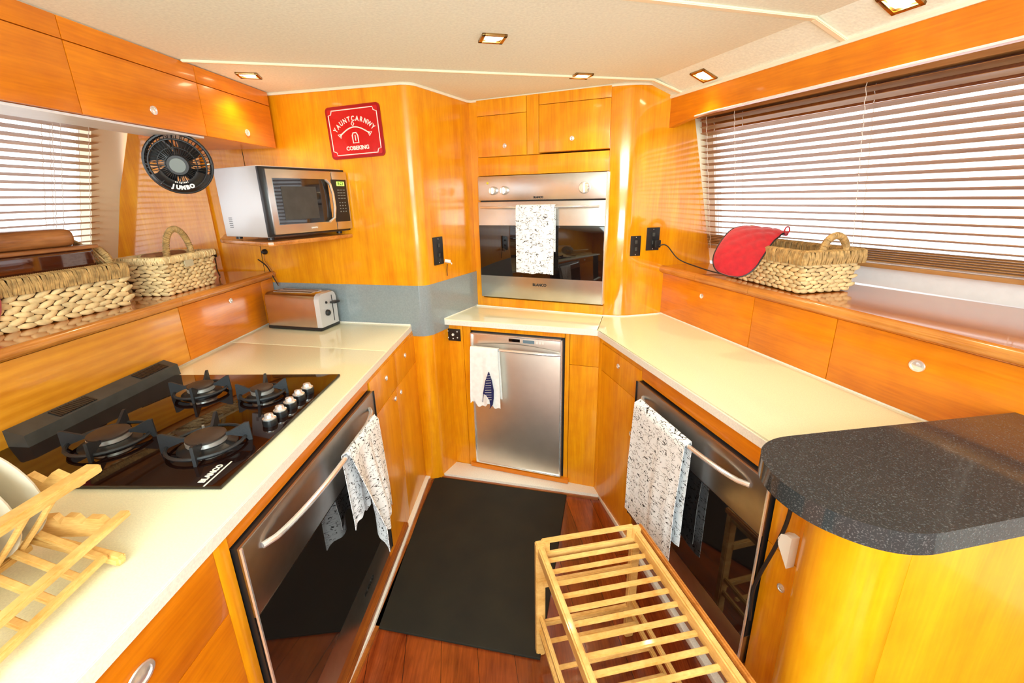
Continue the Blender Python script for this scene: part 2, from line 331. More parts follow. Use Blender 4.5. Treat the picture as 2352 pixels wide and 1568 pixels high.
g.hexa([(pA.x, pA.y, CE - .045), (pC.x, pC.y, CE - .045), (pD.x, pD.y, CE - .045), (pB.x, pB.y, CE - .045)], [(pA.x, pA.y, CE + .03), (pC.x, pC.y, CE + .03), (pD.x, pD.y, CE + .03), (pB.x, pB.y, CE + .03)])
struct('ceiling', g, 'ceiling')
# rounded outline of the wall that carries the microwave and turns towards the back oven
cn = Vector((-.381, 1.984)); d1 = Vector((.9722, -.2341)); d2 = Vector((.4472, .8944)); rr = .06; turn = R(76.9)
tl = rr * math.tan(turn / 2); s0 = cn - d1 * tl; cc = s0 + Vector((.2341, .9722)) * rr
rc = [(cc.x + rr * math.cos(a), cc.y + rr * math.sin(a)) for a in [math.atan2(s0.y - cc.y, s0.x - cc.x) + turn * i / 8 for i in range(9)]]
mic0 = (-1.43, 2.2371); jn = (cn.x - d1.x * .062, cn.y - d1.y * .062)
w2e = (-.19, 2.366)
struct('wall_back', G().prism([mic0, jn] + rc + [w2e, (-.10, 2.55), (-1.43, 2.55)], .98, CE), 'woodv')
struct('wall_back_lower', G().prism([mic0, (-1.15, 2.17), (-1.15, 2.55), (-1.43, 2.55)], .5, .985), 'woodv')
# thin joint lines of the curved timber corner
jl = G(); jl.box(-.001, .001, -.0008, .004, .985, CE - .004)
struct('trim_1', jl, 'dark', fr=FM, base=(.763, 0, .985)); 
bpy.data.objects['trim_1'].location = Vector((jn[0], jn[1], .985))
off = .0015
sp = [(-1.17, 2.1745 - .002), (jn[0], jn[1] - .002)] + [(x, y - .002) for x, y in rc] + [(w2e[0] + .002, w2e[1])]
struct('trim_2', G().prism(sp + [(-.10, 2.5), (-1.17, 2.5)], .745, .980), 'splash')   # grey splashback panel
# column below the splashback
struct('trim_3', G().prism([(-.466, 2.005)] + [(x - .001, y + .002) for x, y in rc] + [(-.30, 2.15), (-.466, 2.3)], FLZ, .748), 'woodv')
# back wall with the built-in oven, as a frame of panels
g = G(); g.box(-.02, .046, 0, .10, C0, CE); struct('wall_oven_side', g, 'woodv', fr=FO)
g = G(); g.box(.687, .79, .002, .10, C0, CE)
colp = [(.447, 2.0995)] + arc(.545, 2.17, .1, -113, -78, 8) + [(.70, 2.115)]
cpoly = [(.4406, 2.1023), (.462, 2.0928), (.482, 2.0845), (.503, 2.079), (.525, 2.0765), (.55, 2.079), (.60, 2.0915), (.70, 2.115), (.74, 2.124), (.74, 2.4), (.45, 2.4)]
struct('wall_column', G().prism(cpoly, .5, CE), 'woodgloss')
struct('wall_oven_core', G().prism([tuple(FO.W(-.02, .11, 0))[:2], tuple(FO.W(.69, .11, 0))[:2], tuple(FO.W(.69, .2, 0))[:2], tuple(FO.W(-.02, .2, 0))[:2]], .5, CE), 'dark')
# right wall panel with the sockets, leaning inboard with the cabin side
def leanpanel(name, P0, P1, Q0, Q1, th, mat, z0, z1):
    n = Vector(((P1[1] - P0[1]), -(P1[0] - P0[0]), 0)).normalized() * th
    a = [Vector((*P0, z0)), Vector((*P1, z0)), Vector((*Q1, z1)), Vector((*Q0, z1))]
    f = lambda u, v: (a[0].lerp(a[1], u)).lerp(a[3].lerp(a[2], u), v)
    g = G().grid(f, 16, 16, .02)
    return struct(name, g, mat, sharp=60)
leanpanel('wall_right_end', (.70, 2.115), (.968, 2.1765), (.685, 2.1115), (.785, 2.134), -.03, 'woodgloss', 1.0, 1.76)
leanpanel('wall_left_end', (-1.410, 2.240), (-1.952, 2.205), (-1.410, 2.240), (-1.638, 2.225), -.03, 'woodgloss', 1.0, 1.785)
# cabin sides: hull below the ledge
struct('wall_left', G().box(-2.25, -2.12, -.4, 2.6, FLZ, 1.0), 'white')
struct('wall_right', G().box(1.85, 1.95, -2.8, 2.6, FLZ, 1.03), 'white')
struct('wall_rear', G().box(-2.2, 2.0, -2.9, -2.8, FLZ, CE), 'woodv')
struct('wall_rear_left', G().box(-2.15, -2.0, -2.8, -.05, FLZ, CE), 'woodv')
struct('wall_rear_right', G().box(1.85, 1.95, -2.8, -.45, 1.03, CE), 'woodv')
# cream ledge strip (kick rail) on the floor round the cabinets
def strip(name, outer, inner, z0, z1, mat='creamedge'):
    g = G(); g.prism(outer + inner[::-1], z0, z1, .003, 2); return struct(name, g, mat)
inn = [(-.556, -.2), (-.506, .965), (-.483, 1.154), (-.442, 1.993), (-.403, 2.03), (.396, 1.815), (.436, 1.62), (.60, .80)]
out = [(-.60, -.2), (-.545, .965), (-.52, 1.154), (-.468, 2.0), (-.44, 2.2), (.40, 1.90), (.47, 1.62), (.65, .80)]
strip('baseboard_left', out[:4] + [(-.45, 2.06)], inn[:4] + [(-.42, 2.013)], FLZ, -.008)
strip('baseboard_back', [(-.45, 2.06), (-.42, 2.16), (.40, 1.90)], [(-.42, 2.013), (-.403, 2.03), (.396, 1.815)], FLZ, -.008)
strip('baseboard_right', [(.40, 1.90), (.47, 1.62), (.65, .80)], [(.396, 1.815), (.436, 1.62), (.60, .80)], FLZ, -.008)
# brown line between strip and floor
strip('trim_4', [(-.556, -.2), (-.506, .965), (-.483, 1.154), (-.442, 1.993), (-.403, 2.03), (.396, 1.815)], [(-.542, -.2), (-.492, .965), (-.469, 1.154), (-.43, 1.982), (-.398, 2.015), (.39, 1.802)], FLZ, -.02, 'kick')
# ceiling battens and edge beads
def batten(name, x0, x1, yf, wd=.014, z=CE):
    p0 = Vector((x0, yf(x0), z - .003)); p1 = Vector((x1, yf(x1), z - .003)); struct(name, G().bar(p0, p1, wd, .008, .002), 'batten')
batten('trim_5', -1.03, .588, lambda x: 1.641 + .2385 * (x + 1.025))
batten('trim_6', -1.1, .818, lambda x: 1.258 + .30 * (x - .382), .02)
for nm, x0, y0_, x1, y1_ in (('trim_15', .815, 1.388, .930, 1.422), ('trim_16', .585, 2.025, .715, 2.056)):
    struct(nm, G().bar((x0, y0_, CE - .004), (x1, y1_, CE - .046), .018, .008, .002), 'batten')
pth = [(-1.16, .1), (-1.008, 2.138), mic0[:0] or (-1.008, 2.134), (jn[0], jn[1])] + rc + [w2e, (-.17, 2.378), (.462, 2.0928), (.503, 2.079), (.55, 2.079), (.685, 2.1115)]
g = G(); g.tube([(x, y - .004, CE - .004) for x, y in pth[:2]], .006, 6); g.tube([(x, y - .004, CE - .004) for x, y in pth[2:]], .006, 6)
struct('trim_7', g, 'bead')
g = G(); g.tube([tuple(BR.W(0, -.004, CE - .049)), tuple(BR.W(2.6, -.004, CE - .049))], .008, 6); struct('trim_8', g, 'bead')

# ---- right window
WR = Frame(.862, 2.17, .379, -.925)
def wy(z): return (1.65 - z) * .19           # outward lean of the right window
def wpt(x, y, z): return WR.W(x, y + wy(z), z)
def wquad(g, x0, x1, z0, z1, y0, y1):
    f = lambda y: [wpt(x0, y, z0), wpt(x1, y, z0), wpt(x1, y, z1), wpt(x0, y, z1)]
    return g.hexa(f(y0), f(y1))
win2 = struct('window_2', wquad(wquad(wquad(G(), -.02, 2.6, 1.035, 1.115, .03, .07), -.02, 2.6, 1.66, 1.74, .03, .07), -.05, .02, 1.035, 1.74, .03, .07), 'white')
kid('pane', wquad(G(), .02, 2.6, 1.115, 1.66, .045, .05), 'glass', win2)
struct('trim_9', wquad(G(), -.05, -.03, 1.03, 1.70, -.05, .05), 'jamb')          # cream jamb
g = wquad(G(), -.03, 2.6, 1.032, 1.10, .012, .03); struct('trim_10', g, 'white'); struct('trim_14', wquad(G(), -.03, 2.6, 1.605, 1.70, .016, .028), 'kick')   # white sill band
# ---- left window
def lx(z): return -1.735 - (1.57 - z) * .30
def lpt(y, o, z): return Vector((lx(z) - o - .05 * (2.05 - y), y, z))
def lquad(g, y0, y1, z0, z1, o0, o1):
    f = lambda o: [lpt(y0, o, z0), lpt(y1, o, z0), lpt(y1, o, z1), lpt(y0, o, z1)]
    return g.hexa(f(o0), f(o1))
win1 = struct('window_1', lquad(lquad(lquad(G(), -.2, 2.1, 1.0, 1.09, .05, .08), -.2, 2.1, 1.70, 1.80, .05, .08), 2.07, 2.3, 1.0, 1.80, .065, .09), 'white')
kid('pane', lquad(G(), -.2, 2.07, 1.09, 1.70, .06, .065), 'glass', win1)
struct('trim_11', lquad(G(), 2.055, 2.24, 1.02, 1.785, .012, .06), 'jamb')

# ================================================================ BLINDS
def cordtube(g, pts, r=.0012): return g.tube(pts, r, 5)
b2 = T('venetian_blind', 'wide brown timber venetian blind hanging over the right window', 'blind', WR, (0, 0, 1.1), 'venetian blinds')
def slats(fr, x0, x1, zs, yf, depth=.026, camber=.0025, tilt=0.0, taper=True):
    g = G()
    for z in zs:
        y = yf(z); n = 4; top = []; bot = []
        for k in range(n + 1):
            t = k / n - .5; top.append((y + t * depth, z + camber * (1 - 4 * t * t) + t * tilt)); bot.append((y + t * depth, z - .0014 + camber * (1 - 4 * t * t) + t * tilt))
        loop = top + bot[::-1]
        ends = []
        for x, xe in ((x0, x0), (x1, x1)):
            vs = []
            for (yy, zz) in loop:
                d = abs(yy - y) / (depth / 2); dx = .010 * (1 - d * d) if taper else 0
                vs.append(g.bm.verts.new((x - dx if x == x0 else x + dx, yy, zz)))
            ends.append(vs)
        L_ = len(loop)
        for i in range(L_): g.bm.faces.new([ends[0][i], ends[0][(i + 1) % L_], ends[1][(i + 1) % L_], ends[1][i]])
        g.bm.faces.new(ends[0][::-1]); g.bm.faces.new(ends[1])
    return g
zs = [1.640 - .0245 * i for i in range(20)]
b2.p('slats', slats(WR, .02, 2.4, zs, lambda z: -.022 + wy(z), depth=.043, tilt=-.0078), 'slat')
zs2 = [1.160 - .0072 * i for i in range(6)]
b2.p('gathered_slats', slats(WR, .02, 2.4, zs2, lambda z: -.02 + wy(z), tilt=.002), 'slat')
b2.p('bottom_rail', G().box(.015, 2.4, -.034 + wy(1.1), -.008 + wy(1.1), 1.100, 1.114, .003), 'slat')
b2.p('head_rail', G().box(.0, 2.4, -.045, .0, 1.655, 1.69, .002), 'slat')
def ladder(T_, x, z0, z1, yf, pitch=.0245):
    g = G(); k = int((z1 - z0) / .008); 
    for s_ in (-.0215, .0215): cordtube(g, [(x + .002 * math.sin(i * 1.3 + s_ * 300), yf(z0 + (z1 - z0) * i / k) + s_, z0 + (z1 - z0) * i / k) for i in range(k + 1)], .0011)
    T_.p('ladder_cord', g, 'cordwhite')
for x in (.055, .20, .685, 1.12): ladder(b2, x, 1.10, 1.66, lambda z: -.02 + wy(z))
pc = G(); pts = [(1.14 + (.004 * math.sin(i * 1.1)), -.045 + wy(1.6 - .5 * i / 50) * 1, 1.64 - .52 * i / 50) for i in range(51)]
pc.tube(pts, .002, 6); b2.p('pull_cord', pc, 'cordwhite')
# left blind (local frame: x along the window towards the back, y outboard)
WLf = Frame(-1.735, 2.05, .05, 1.0)
def ly(z): return (1.57 - z) * .30 - .03
b1 = T('venetian_blind', 'narrow brown timber venetian blind on the left behind the baskets', 'blind', WLf, (-.5, .02, 1.06), 'venetian blinds')
b1.p('slats', slats(WLf, -1.9, -.0, [1.70 - .0262 * i for i in range(23)], lambda z: .025 + ly(z), depth=.043, tilt=-.0065), 'slat')
b1.p('bottom_rail', G().box(-1.9, -.0, .012 + ly(1.1), .038 + ly(1.1), 1.085, 1.10, .003), 'slat')
b1.p('head_rail', G().box(-1.9, -.0, -.04, .0, 1.72, 1.76, .002), 'slat')
for x in (-.045, -.16, -.19): ladder(b1, x, 1.08, 1.72, lambda z: .025 + ly(z))

# ================================================================ CABINETRY
def knob(T_, x, z, parent, r=.0095, y=0.0, ox=1.0, mat='chrome'):
    g = G(); g.lathe([(r * 1.0, 0), (r * 1.12, .0015), (r * 1.05, .004), (r * .8, .0045), (r * .78, .003), (r * .55, .0035), (r * .3, .005)], (x, y - .0001, z), 'y', 20, ox, 1.0)
    T_.p('knob', g, mat, parent)
def front(T_, name, x0, x1, z0, z1, mat='woodv', y0=-.012, y1=.0, kn=None, r=.0095, ox=1.0, bev=.0012, gap=.0011):
    o = T_.p(name, G().box(x0 + gap, x1 - gap, y0, y1, z0 + gap, z1 - gap, bev), mat)
    if kn: knob(T_, kn[0], kn[1], o, r, y0, ox)
    return o
# ---- overhead cabinets on the left
def overhead(label, u1, u0, kn, group='overhead cabinets along the left side'):
    t = T('overhead_cabinet', label, 'cabinet', CL, ((-u1 - u0) / 2, 0, 1.568), group)
    x0, x1 = -u1, -u0; dp = .13 if u1 > .43 else .36
    if u1 > .43: t.p('carcass', G().box(x0, x1, .0, dp, 1.569, CE - .002), 'woodh')
    else: t.p('carcass', G().hexa([(x0, 0, 1.569), (x1 - .002, 0, 1.569), (x1 + .0, .33, 1.569), (x0, .24, 1.569)], [(x0, 0, CE - .002), (x1 - .002, 0, CE - .002), (x1, .33, CE - .002), (x0, .24, CE - .002)]), 'woodh')
    front(t, 'door', x0, x1, 1.568, 1.731, 'woodh', kn=kn, r=.0115)
    front(t, 'fascia', x0 if u1 > .43 and u1 < .5 or u1 < .43 else x0, x1, 1.731, CE - .002, 'woodh')
overhead('narrow overhead cabinet in the left corner, nearest the back wall', .42, .006, (-.193, 1.607))
overhead('long overhead cabinet door above the fan, with one round knob', .858, .42, (-.631, 1.614))
overhead('overhead cabinet at the left picture edge, over the blind', 1.75, .858, (-1.5, 1.614))
# white pelmet board behind the overhead cabinets
struct('trim_12', G().box(-1.7, -.42, .002, .128, 1.562, 1.568), 'white', fr=CL)
# ---- valance beam over the right window
t = T('window_valance', 'long curved timber valance beam over the right window', 'valance', BR, (1.2, 0, 1.63))
zb = [(0, 1.612), (.03, 1.617), (.07, 1.624), (.12, 1.631), (.18, 1.637), (.27, 1.640), (.5, 1.640), (2.6, 1.632)]
poly = [(x, z) for x, z in zb] + [(2.6, CE - .046), (0, CE - .046)]
t.p('board', G().prismy(poly, -.004, .022), 'woodh')
t.p('edge_bead', G().tube([(x, -.004, z + .002) for x, z in zb[4:]], .003, 6), 'creamedge')
struct('trim_13', G().box(0.0, 2.6, .02, .30, 1.70, 1.715), 'woodh', fr=BR)
# ---- back upper cabinets over the built-in oven
t = T('wall_cabinet', 'left upper cupboard above the built-in oven, small round knob', 'cabinet', FO, (.2, 0, 1.53), 'cupboards above the built-in oven')
t.p('carcass', G().box(.048, .364, .0, .1, 1.533, CE - .002), 'woodv')
front(t, 'door', .05, .305, 1.533, 1.712, kn=(.194, 1.578)); front(t, 'stile', .305, .364, 1.533, CE - .004); front(t, 'fascia', .05, .305, 1.712, CE - .004)
t = T('wall_cabinet', 'right upper cupboard above the built-in oven, lit by a downlight', 'cabinet', FO, (.52, 0, 1.53), 'cupboards above the built-in oven')
t.p('carcass', G().box(.364, .687, .0, .1, 1.539, CE - .002), 'woodv')
front(t, 'door', .364, .687, 1.539, 1.735, kn=(.520, 1.589)); front(t, 'fascia', .364, .687, 1.735, CE - .004)
t = T('oven_housing', 'timber housing panel framing the built-in oven', 'cabinet', FO, (.36, 0, .8))
t.p('upper_panel', G().box(.048, .687, -.01, .1, 1.449, 1.531, .001), 'woodv'); t.p('lower_panel', G().box(.048, .687, -.01, .1, .797, .845, .001), 'woodv')
# ---- left lockers between worktop and ledge
t = T('side_locker', 'small locker door behind the toaster with a round knob', 'locker', LF, (-.26, 0, C1), 'lockers under the left ledge')
t.p('carcass', G().box(-.525, .07, .001, .1, C1, 1.003), 'woodh'); front(t, 'door', -.524, -.02, C1 + .006, 1.003, 'woodh', kn=(-.248, .965)); front(t, 'end_panel', -.018, .08, C1 + .006, 1.003, 'woodh')
t = T('side_locker', 'long locker panel with figured grain behind the gas hob', 'locker', LF, (-1.2, 0, C1), 'lockers under the left ledge')
t.p('carcass', G().box(-2.3, -.526, .001, .1, C1, 1.003), 'woodh'); front(t, 'door', -2.3, -.525, C1 + .006, 1.003, 'woodburl')
# ---- left ledge
def ledge(fr, segs, name, label, back, mat='woodledge', z0=1.005, z1=LZ, fo=-.018):
    t = T(name, label, 'ledge', fr, (segs[0][0], 0, z0))
    for (x0, x1, b0, b1) in segs:
        g = G(); g.prism([(x0 + .0008, fo), (x1 - .0008, fo), (x1 - .0008, b1), (x0 + .0008, b0)], z0, z1)
        o = t.p('lid', g, mat)
        t.p('nosing', G().tube([(x0 + .0008, fo, (z0 + z1) / 2 + .001), (x1 - .0008, fo, (z0 + z1) / 2 + .001)], .0155, 14), 'woodedge', o)
    return t
ledge(LF, [(-2.3, -.525, .84, .80), (-.525, .085, .80, .78)], 'window_ledge', 'timber ledge under the left window carrying two baskets', .3)
# ---- right lockers and ledge
lk = (('locker door in the far right corner with a round knob', 0, .575, (.295, .94)), ('plain locker panel without a knob, middle of the right ledge', .575, .893, None), ('long locker door with a large oval knob beside the granite', .893, 2.2, (1.12, .929)))
for lab, x0, x1, kn in lk:
    t = T('side_locker', lab, 'locker', RF, ((x0 + x1) / 2, 0, C1), 'lockers under the right ledge')
    t.p('carcass', G().box(x0, x1, .001, .1, C1, .993), 'woodh'); front(t, 'door', x0, x1, C1 + .004, .993, 'woodh', kn=kn, r=.0095 if x1 < 1 else .014, ox=1.0 if x1 < 1 else 1.2)
ledge(RF, [(-.03, .265, .20, .255), (.265, .561, .255, .31), (.561, 2.3, .31, .62)], 'window_ledge', 'timber ledge under the right window carrying one basket', .3, z0=.995, z1=1.03, fo=-.02)
# ---- worktops
t = T('worktop', 'cream worktop on the left with the gas hob and toaster', 'worktop', WORLD, (-.8, 1.2, C0))
ys = lambda x: 1.636 + (x + .478) * (1.799 - 1.636) / (-1.174 + .478)
fx = lambda y: -.4625 - .0511 * (2.004 - y); bx = lambda y: -1.164 - .0501 * (2.083 - y)
y1 = ys(-.478); y2 = ys(-1.174)
t.p('slab', G().prism([(fx(-.2), -.2), (fx(y1 - .001), y1 - .001), (bx(y2 - .001), y2 - .001), (bx(-.2), -.2)], C0, C1, .004, 3), 'cream')
t.p('slab', G().prism([(fx(y1 + .001), y1 + .001), (-.4625, 2.0035), (-1.17, 2.17), (bx(y2 + .001), y2 + .001)], C0, C1, .004, 3), 'cream')
fxp = [(fx(y) + .001, y) for y in (-.2, 2.0035)]
t.p('edge_band', G().prism([(fxp[0][0], -.2), (fxp[1][0], 2.0035), (fxp[1][0] - .003, 2.0035), (fxp[0][0] - .003, -.2)], C0 - .0005, C1 - .0035), 'creamedge')
t.p('back_bead', G().tube([(bx(-.2) + .003, -.2, C1 + .001), (bx(2.08) + .003, 2.08, C1 + .001), (-1.155, 2.163, C1 + .001), (-.465, 1.999, C1 + .001)], .0045, 6), 'creamedge')
t = T('worktop', 'cream worktop running from the dishwasher along the right side', 'worktop', WORLD, (.6, 1.6, C0))
t.p('slab', G().prism([(-.331, 2.102), (.3685, 1.8615), (.4400, 2.104), (-.178, 2.380)], C0, C1, .004, 3), 'cream')
rp = [(.3705, 1.861), (.376, 1.860), (.602, .875), (.66, .80), (1.10, .80), (.731, 2.129), (.70, 2.115), (.60, 2.0925), (.55, 2.081), (.525, 2.079), (.503, 2.081), (.482, 2.087), (.442, 2.103)]
t.p('slab', G().prism(rp, C0, C1, .004, 3), 'cream')
t.p('edge_band', G().prism([(-.332, 2.1008), (.373, 1.8585), (.3705, 1.862), (-.331, 2.1038)], C0 - .0005, C1 - .0035).prism([(.373, 1.8585), (.6045, .868), (.6015, .868), (.370, 1.8585)], C0 - .0005, C1 - .0035), 'creamedge')
t.p('back_bead', G().tube([(-.325, 2.098, C1 + .001), (-.187, 2.372, C1 + .001), (.437, 2.095, C1 + .001), (.503, 2.074, C1 + .001), (.55, 2.074, C1 + .001), (.70, 2.108, C1 + .001), (.725, 2.12, C1 + .001), (1.05, .90, C1 + .001)], .0045, 6), 'creamedge')
# ---- base cabinets, left
G_BL = 'base cabinets on the left side'
t = T('base_cabinet', 'left base cabinet in the corner with two drawers over two doors', 'cabinet', FL, (-.3, 0, FLZ), G_BL)
t.p('carcass', G().box(-.605, .07, .001, .45, FLZ, C0 - .001), 'dark')
t.p('top_rail', G().box(-.605, -.0, -.010, .0, .757, C0 - .001), 'woodv')
front(t, 'drawer', -.594, -.306, .617, .757, kn=(-.429, .705)); front(t, 'drawer', -.306, -.0, .617, .757, kn=(-.172, .705))
front(t, 'door', -.605, -.326, -.008, .617, kn=(-.351, .583)); front(t, 'door', -.326, -.0, -.008, .617, kn=(-.275, .578))
t = T('base_cabinet', 'left base cabinet nearest the camera, oval knob on its drawer', 'cabinet', FL, (-1.6, 0, FLZ), G_BL)
t.p('carcass', G().box(-2.2, -1.338, .001, .45, FLZ, C0 - .001), 'dark')
t.p('stile', G().box(-1.3735, -1.338, -.012, 0, FLZ, C0 - .001, .001), 'woodv')
front(t, 'drawer', -1.9, -1.374, .625, C0 - .001, 'woodh', kn=(-1.548, .705), r=.015, ox=1.45); front(t, 'door', -1.9, -1.374, -.008, .625, 'woodh')
# ---- base cabinets, back
t = T('base_cabinet', 'narrow base panels left of the dishwasher, holding the square outlet', 'cabinet', FB, (.07, 0, FLZ), 'base cabinets beside the dishwasher')
t.p('carcass', G().box(-.01, .142, .001, .3, FLZ, C0 - .001), 'dark')
front(t, 'panel', -.02, .104, -.02, C0 - .001); front(t, 'panel', .104, .145, -.02, C0 - .001)
t = T('base_cabinet', 'narrow base cabinet right of the dishwasher, drawer over door', 'cabinet', FB, (.69, 0, FLZ), 'base cabinets beside the dishwasher')
t.p('carcass', G().box(.613, .762, .001, .2, FLZ, C0 - .001), 'dark')
front(t, 'stile', .611, .633, -.02, C0 - .001); front(t, 'drawer', .633, .768, .617, C0 - .001); front(t, 'door', .633, .768, -.02, .617)
t = T('dishwasher_surround', 'timber rails above and below the steel dishwasher', 'cabinet', FB, (.38, 0, FLZ))
t.p('upper_rail', G().box(.146, .610, -.012, .02, .742, C0 - .001, .001), 'woodv'); t.p('plinth', G().box(.120, .640, -.030, .02, FLZ + .024, .017, .001), 'woodh')
# ---- base cabinets, right
G_BR = 'base cabinets on the right side'
t = T('base_cabinet', 'right base cabinet in the corner with one drawer over one door', 'cabinet', FRR, (.2, 0, FLZ), G_BR)
t.p('carcass', G().box(.02, .376, .001, .25, FLZ, C0 - .001), 'dark')
t.p('stile', G().box(-.003, .033, -.011, .0, -.02, C0 - .001, .001), 'woodv'); t.p('top_rail', G().box(.033, .376, -.010, 0, .742, C0 - .001), 'woodv')
front(t, 'drawer', .034, .377, .618, .742, kn=(.196, .695)); front(t, 'door', .034, .377, -.02, .618, kn=(.333, .464))
t = T('base_cabinet', 'narrow right base cabinet tucked under the granite bar', 'cabinet', FRR, (1.1, 0, FLZ), G_BR)
t.p('carcass', G().box(1.022, 1.3, .001, .25, FLZ, C0 - .001), 'dark')
front(t, 'door', 1.02, 1.25, -.02, .55, kn=(1.081, .466)); front(t, 'drawer', 1.02, 1.25, .55, C0 - .001)
t = T('oven_surround', 'timber rail and plinth framing the right under-counter oven', 'cabinet', FRR, (.7, 0, FLZ))
t.p('upper_rail', G().box(.379, 1.018, -.010, .02, .712, C0 - .001), 'woodh'); t.p('plinth', G().box(.379, 1.018, -.008, .02, FLZ, .137), 'kick')
t = T('oven_surround', 'timber rail and plinth framing the left under-counter oven', 'cabinet', FL, (-.97, 0, FLZ))
t.p('upper_rail', G().box(-1.336, -.607, -.010, .02, .737, C0 - .001), 'woodh'); t.p('plinth', G().box(-1.336, -.607, -.014, .02, FLZ + .024, .086), 'kick')
t.p('skirting', G().bar((-1.9, -.018, -.001), (-.40, -.018, .012), .02, .028, .004), 'kick')

# ---- granite bar and island
gp = [(1.45, .905), (1.079, .856), (.62, .790), (.535, .777)] + [(.497, .765), (.466, .742), (.447, .712), (.438, .68), (.437, .645), (.444, .61), (.458, .577), (.480, .549), (.508, .526), (.540, .512), (.575, .508), (.612, .513), (.732, .537), (1.55, .70)]
def smooth(pts, lo, hi, n=5):   # Catmull-Rom between the given indices
    o_ = list(pts[:lo])
    for i in range(lo, hi):
        p0, p1, p2, p3 = (Vector(pts[j]) for j in (i - 1, i, i + 1, i + 2))
        for k in range(n):
            q = k / n; v_ = .5 * ((2 * p1) + (p2 - p0) * q + (2 * p0 - 5 * p1 + 4 * p2 - p3) * q * q + (3 * p1 - p0 - 3 * p2 + p3) * q ** 3); o_.append((v_.x, v_.y))
    return o_ + list(pts[hi:])
gc = smooth(gp, 3, len(gp) - 3)
t = T('granite_bar_top', 'black speckled granite bar top with a rounded end at right', 'worktop', WORLD, (.9, .7, .858))
t.p('slab', G().prism(gc, .858, .895, .007, 4), 'granite')
ip = [(.637, .815), (.612, .785), (.588, .752), (.572, .722), (.566, .695), (.568, .668), (.580, .643), (.602, .624), (.632, .613), (.668, .610)]
ifl = [(.668, .610), (.80, .634), (1.6, .79)]
t = T('island_cabinet', 'golden timber island with a curved end under the granite bar', 'cabinet', WORLD, (.9, .75, FLZ))
cp = lambda pts, d: [(x + d, y + d) for x, y in pts]
t.p('curved_panel', G().prism(ip + cp(ip, .014)[::-1], FLZ, .857), 'woodgold', sharp=50)
t.p('flat_panel', G().prism([(.6695, .6105), (.80, .634), (1.6, .79), (1.6, .805), (.80, .65), (.6695, .626)], FLZ, .857), 'woodgold')
t.p('back_panel', G().prism([(.645, .825), (1.6, .95), (1.6, .965), (.645, .84)], C1 + .001, .857), 'woodgold')

# ================================================================ APPLIANCES
def text_on(T_, name, txt, size, x, y, z, mat, parent, vertical=False, bold=0.0):
    g = G(); g.text(txt, size, (lambda a, b, h: (x + a, y - h, z + b)) if not vertical else (lambda a, b, h: (x - b, y - h, z + a)), bold); T_.p(name, g, mat, parent)
def bowed(x0, x1, z, y0, bow, r, n=20, zb=0.0):
    pts = []
    for i in range(n + 1):
        t_ = i / n; s_ = 4 * t_ * (1 - t_); pts.append((x0 + (x1 - x0) * t_, y0 - bow * s_ ** .55, z - zb * s_))
    return pts
# ---- built-in oven in the back wall
t = T('built_in_oven', 'built-in steel wall oven at eye level with black glass door', 'oven', FO, (.365, 0, .85), 'steel ovens')
t.p('body', G().box(.05, .680, .0, .09, .852, 1.444), 'black')
o = t.p('control_panel', G().box(.047, .685, -.020, 0, 1.334, 1.446, .002), 'steel')
for x in (.130, .189):
    k = t.p('dial', G().lathe([(.020, 0), (.020, .006), (.017, .018), (.015, .020)], (x, -.020, 1.379), 'y', 24), 'chrome', o); t.p('grip', G().box(x - .0035, x + .0035, -.048, -.038, 1.364, 1.394, .001), 'chrome', o)
t.p('dial', G().lathe([(.026, 0), (.026, .006), (.022, .018), (.020, .020)], (.584, -.020, 1.382), 'y', 24), 'chrome', o); t.p('grip', G().box(.580, .588, -.050, -.038, 1.360, 1.404, .001), 'chrome', o)
t.p('indicator_lamp', G().lathe([(.006, 0), (.005, .002)], (.100, -.020, 1.415), 'y', 12), 'yellow', o)
text_on(t, 'maker_mark', 'BLANCO', .012, .364, -.021, 1.345, 'blackink', o, bold=.0006)
d = t.p('door', G().box(.046, .685, -.024, 0, .854, 1.328, .002), 'steel')
t.p('glass', G().box(.048, .683, -.0265, -.023, .966, 1.217, .001), 'blackglass', d)
hp = bowed(.06, .655, 1.302, -.024, .030, .008, 16)
t.p('handle', G().tube(hp, .0062, 10), 'chrome', d)
text_on(t, 'maker_mark', 'BLANCO', .018, .370, -.0245, .930, 'blackink', d, bold=.0008)
t.p('trim_edge', G().box(.683, .687, -.026, .0, .854, 1.446), 'chrome', d)
# ---- under-counter ovens
def lowoven(fr, x0, x1, z0, zg0, zg1, z1, label, mat, bow, textx, edge):
    t = T('under_counter_oven', label, 'oven', fr, ((x0 + x1) / 2, 0, z0), 'steel ovens')
    t.p('body', G().box(x0 + .001, x1 - .001, -.022, .25, z0 + .001, z1 - .001), 'black')
    d = t.p('door', G().box(x0, x1, -.030, -.022, zg1, z1, .002), mat, label='brushed steel door top')
    t.p('side_trim', G().box(x0 - .001, x0 + .003, -.0325, -.028, z0, z1), 'chrome' if edge < 0 else 'black', d); t.p('side_trim', G().box(x1 - .003, x1 + .001, -.0325, -.028, z0, z1), 'chrome' if edge > 0 else 'black', d)
    t.p('glass', G().box(x0 + .003, x1 - .003, -.031, -.004, zg0, zg1), 'blackglass')
    l = t.p('lower_panel', G().box(x0, x1, -.031, -.004, z0, zg0, .0015), mat)
    hb = bowed(x0 + .055, x1 - .055, z1 - .040, -.032, bow, .007, 24)
    t.p('handle', G().tube(hb, .0068, 10), 'chrome', d)
    if textx: text_on(t, 'maker_mark', 'BLANCO', .020, textx, -.0315, (z0 + zg0) / 2, 'blackink', l, bold=.001)
    return t
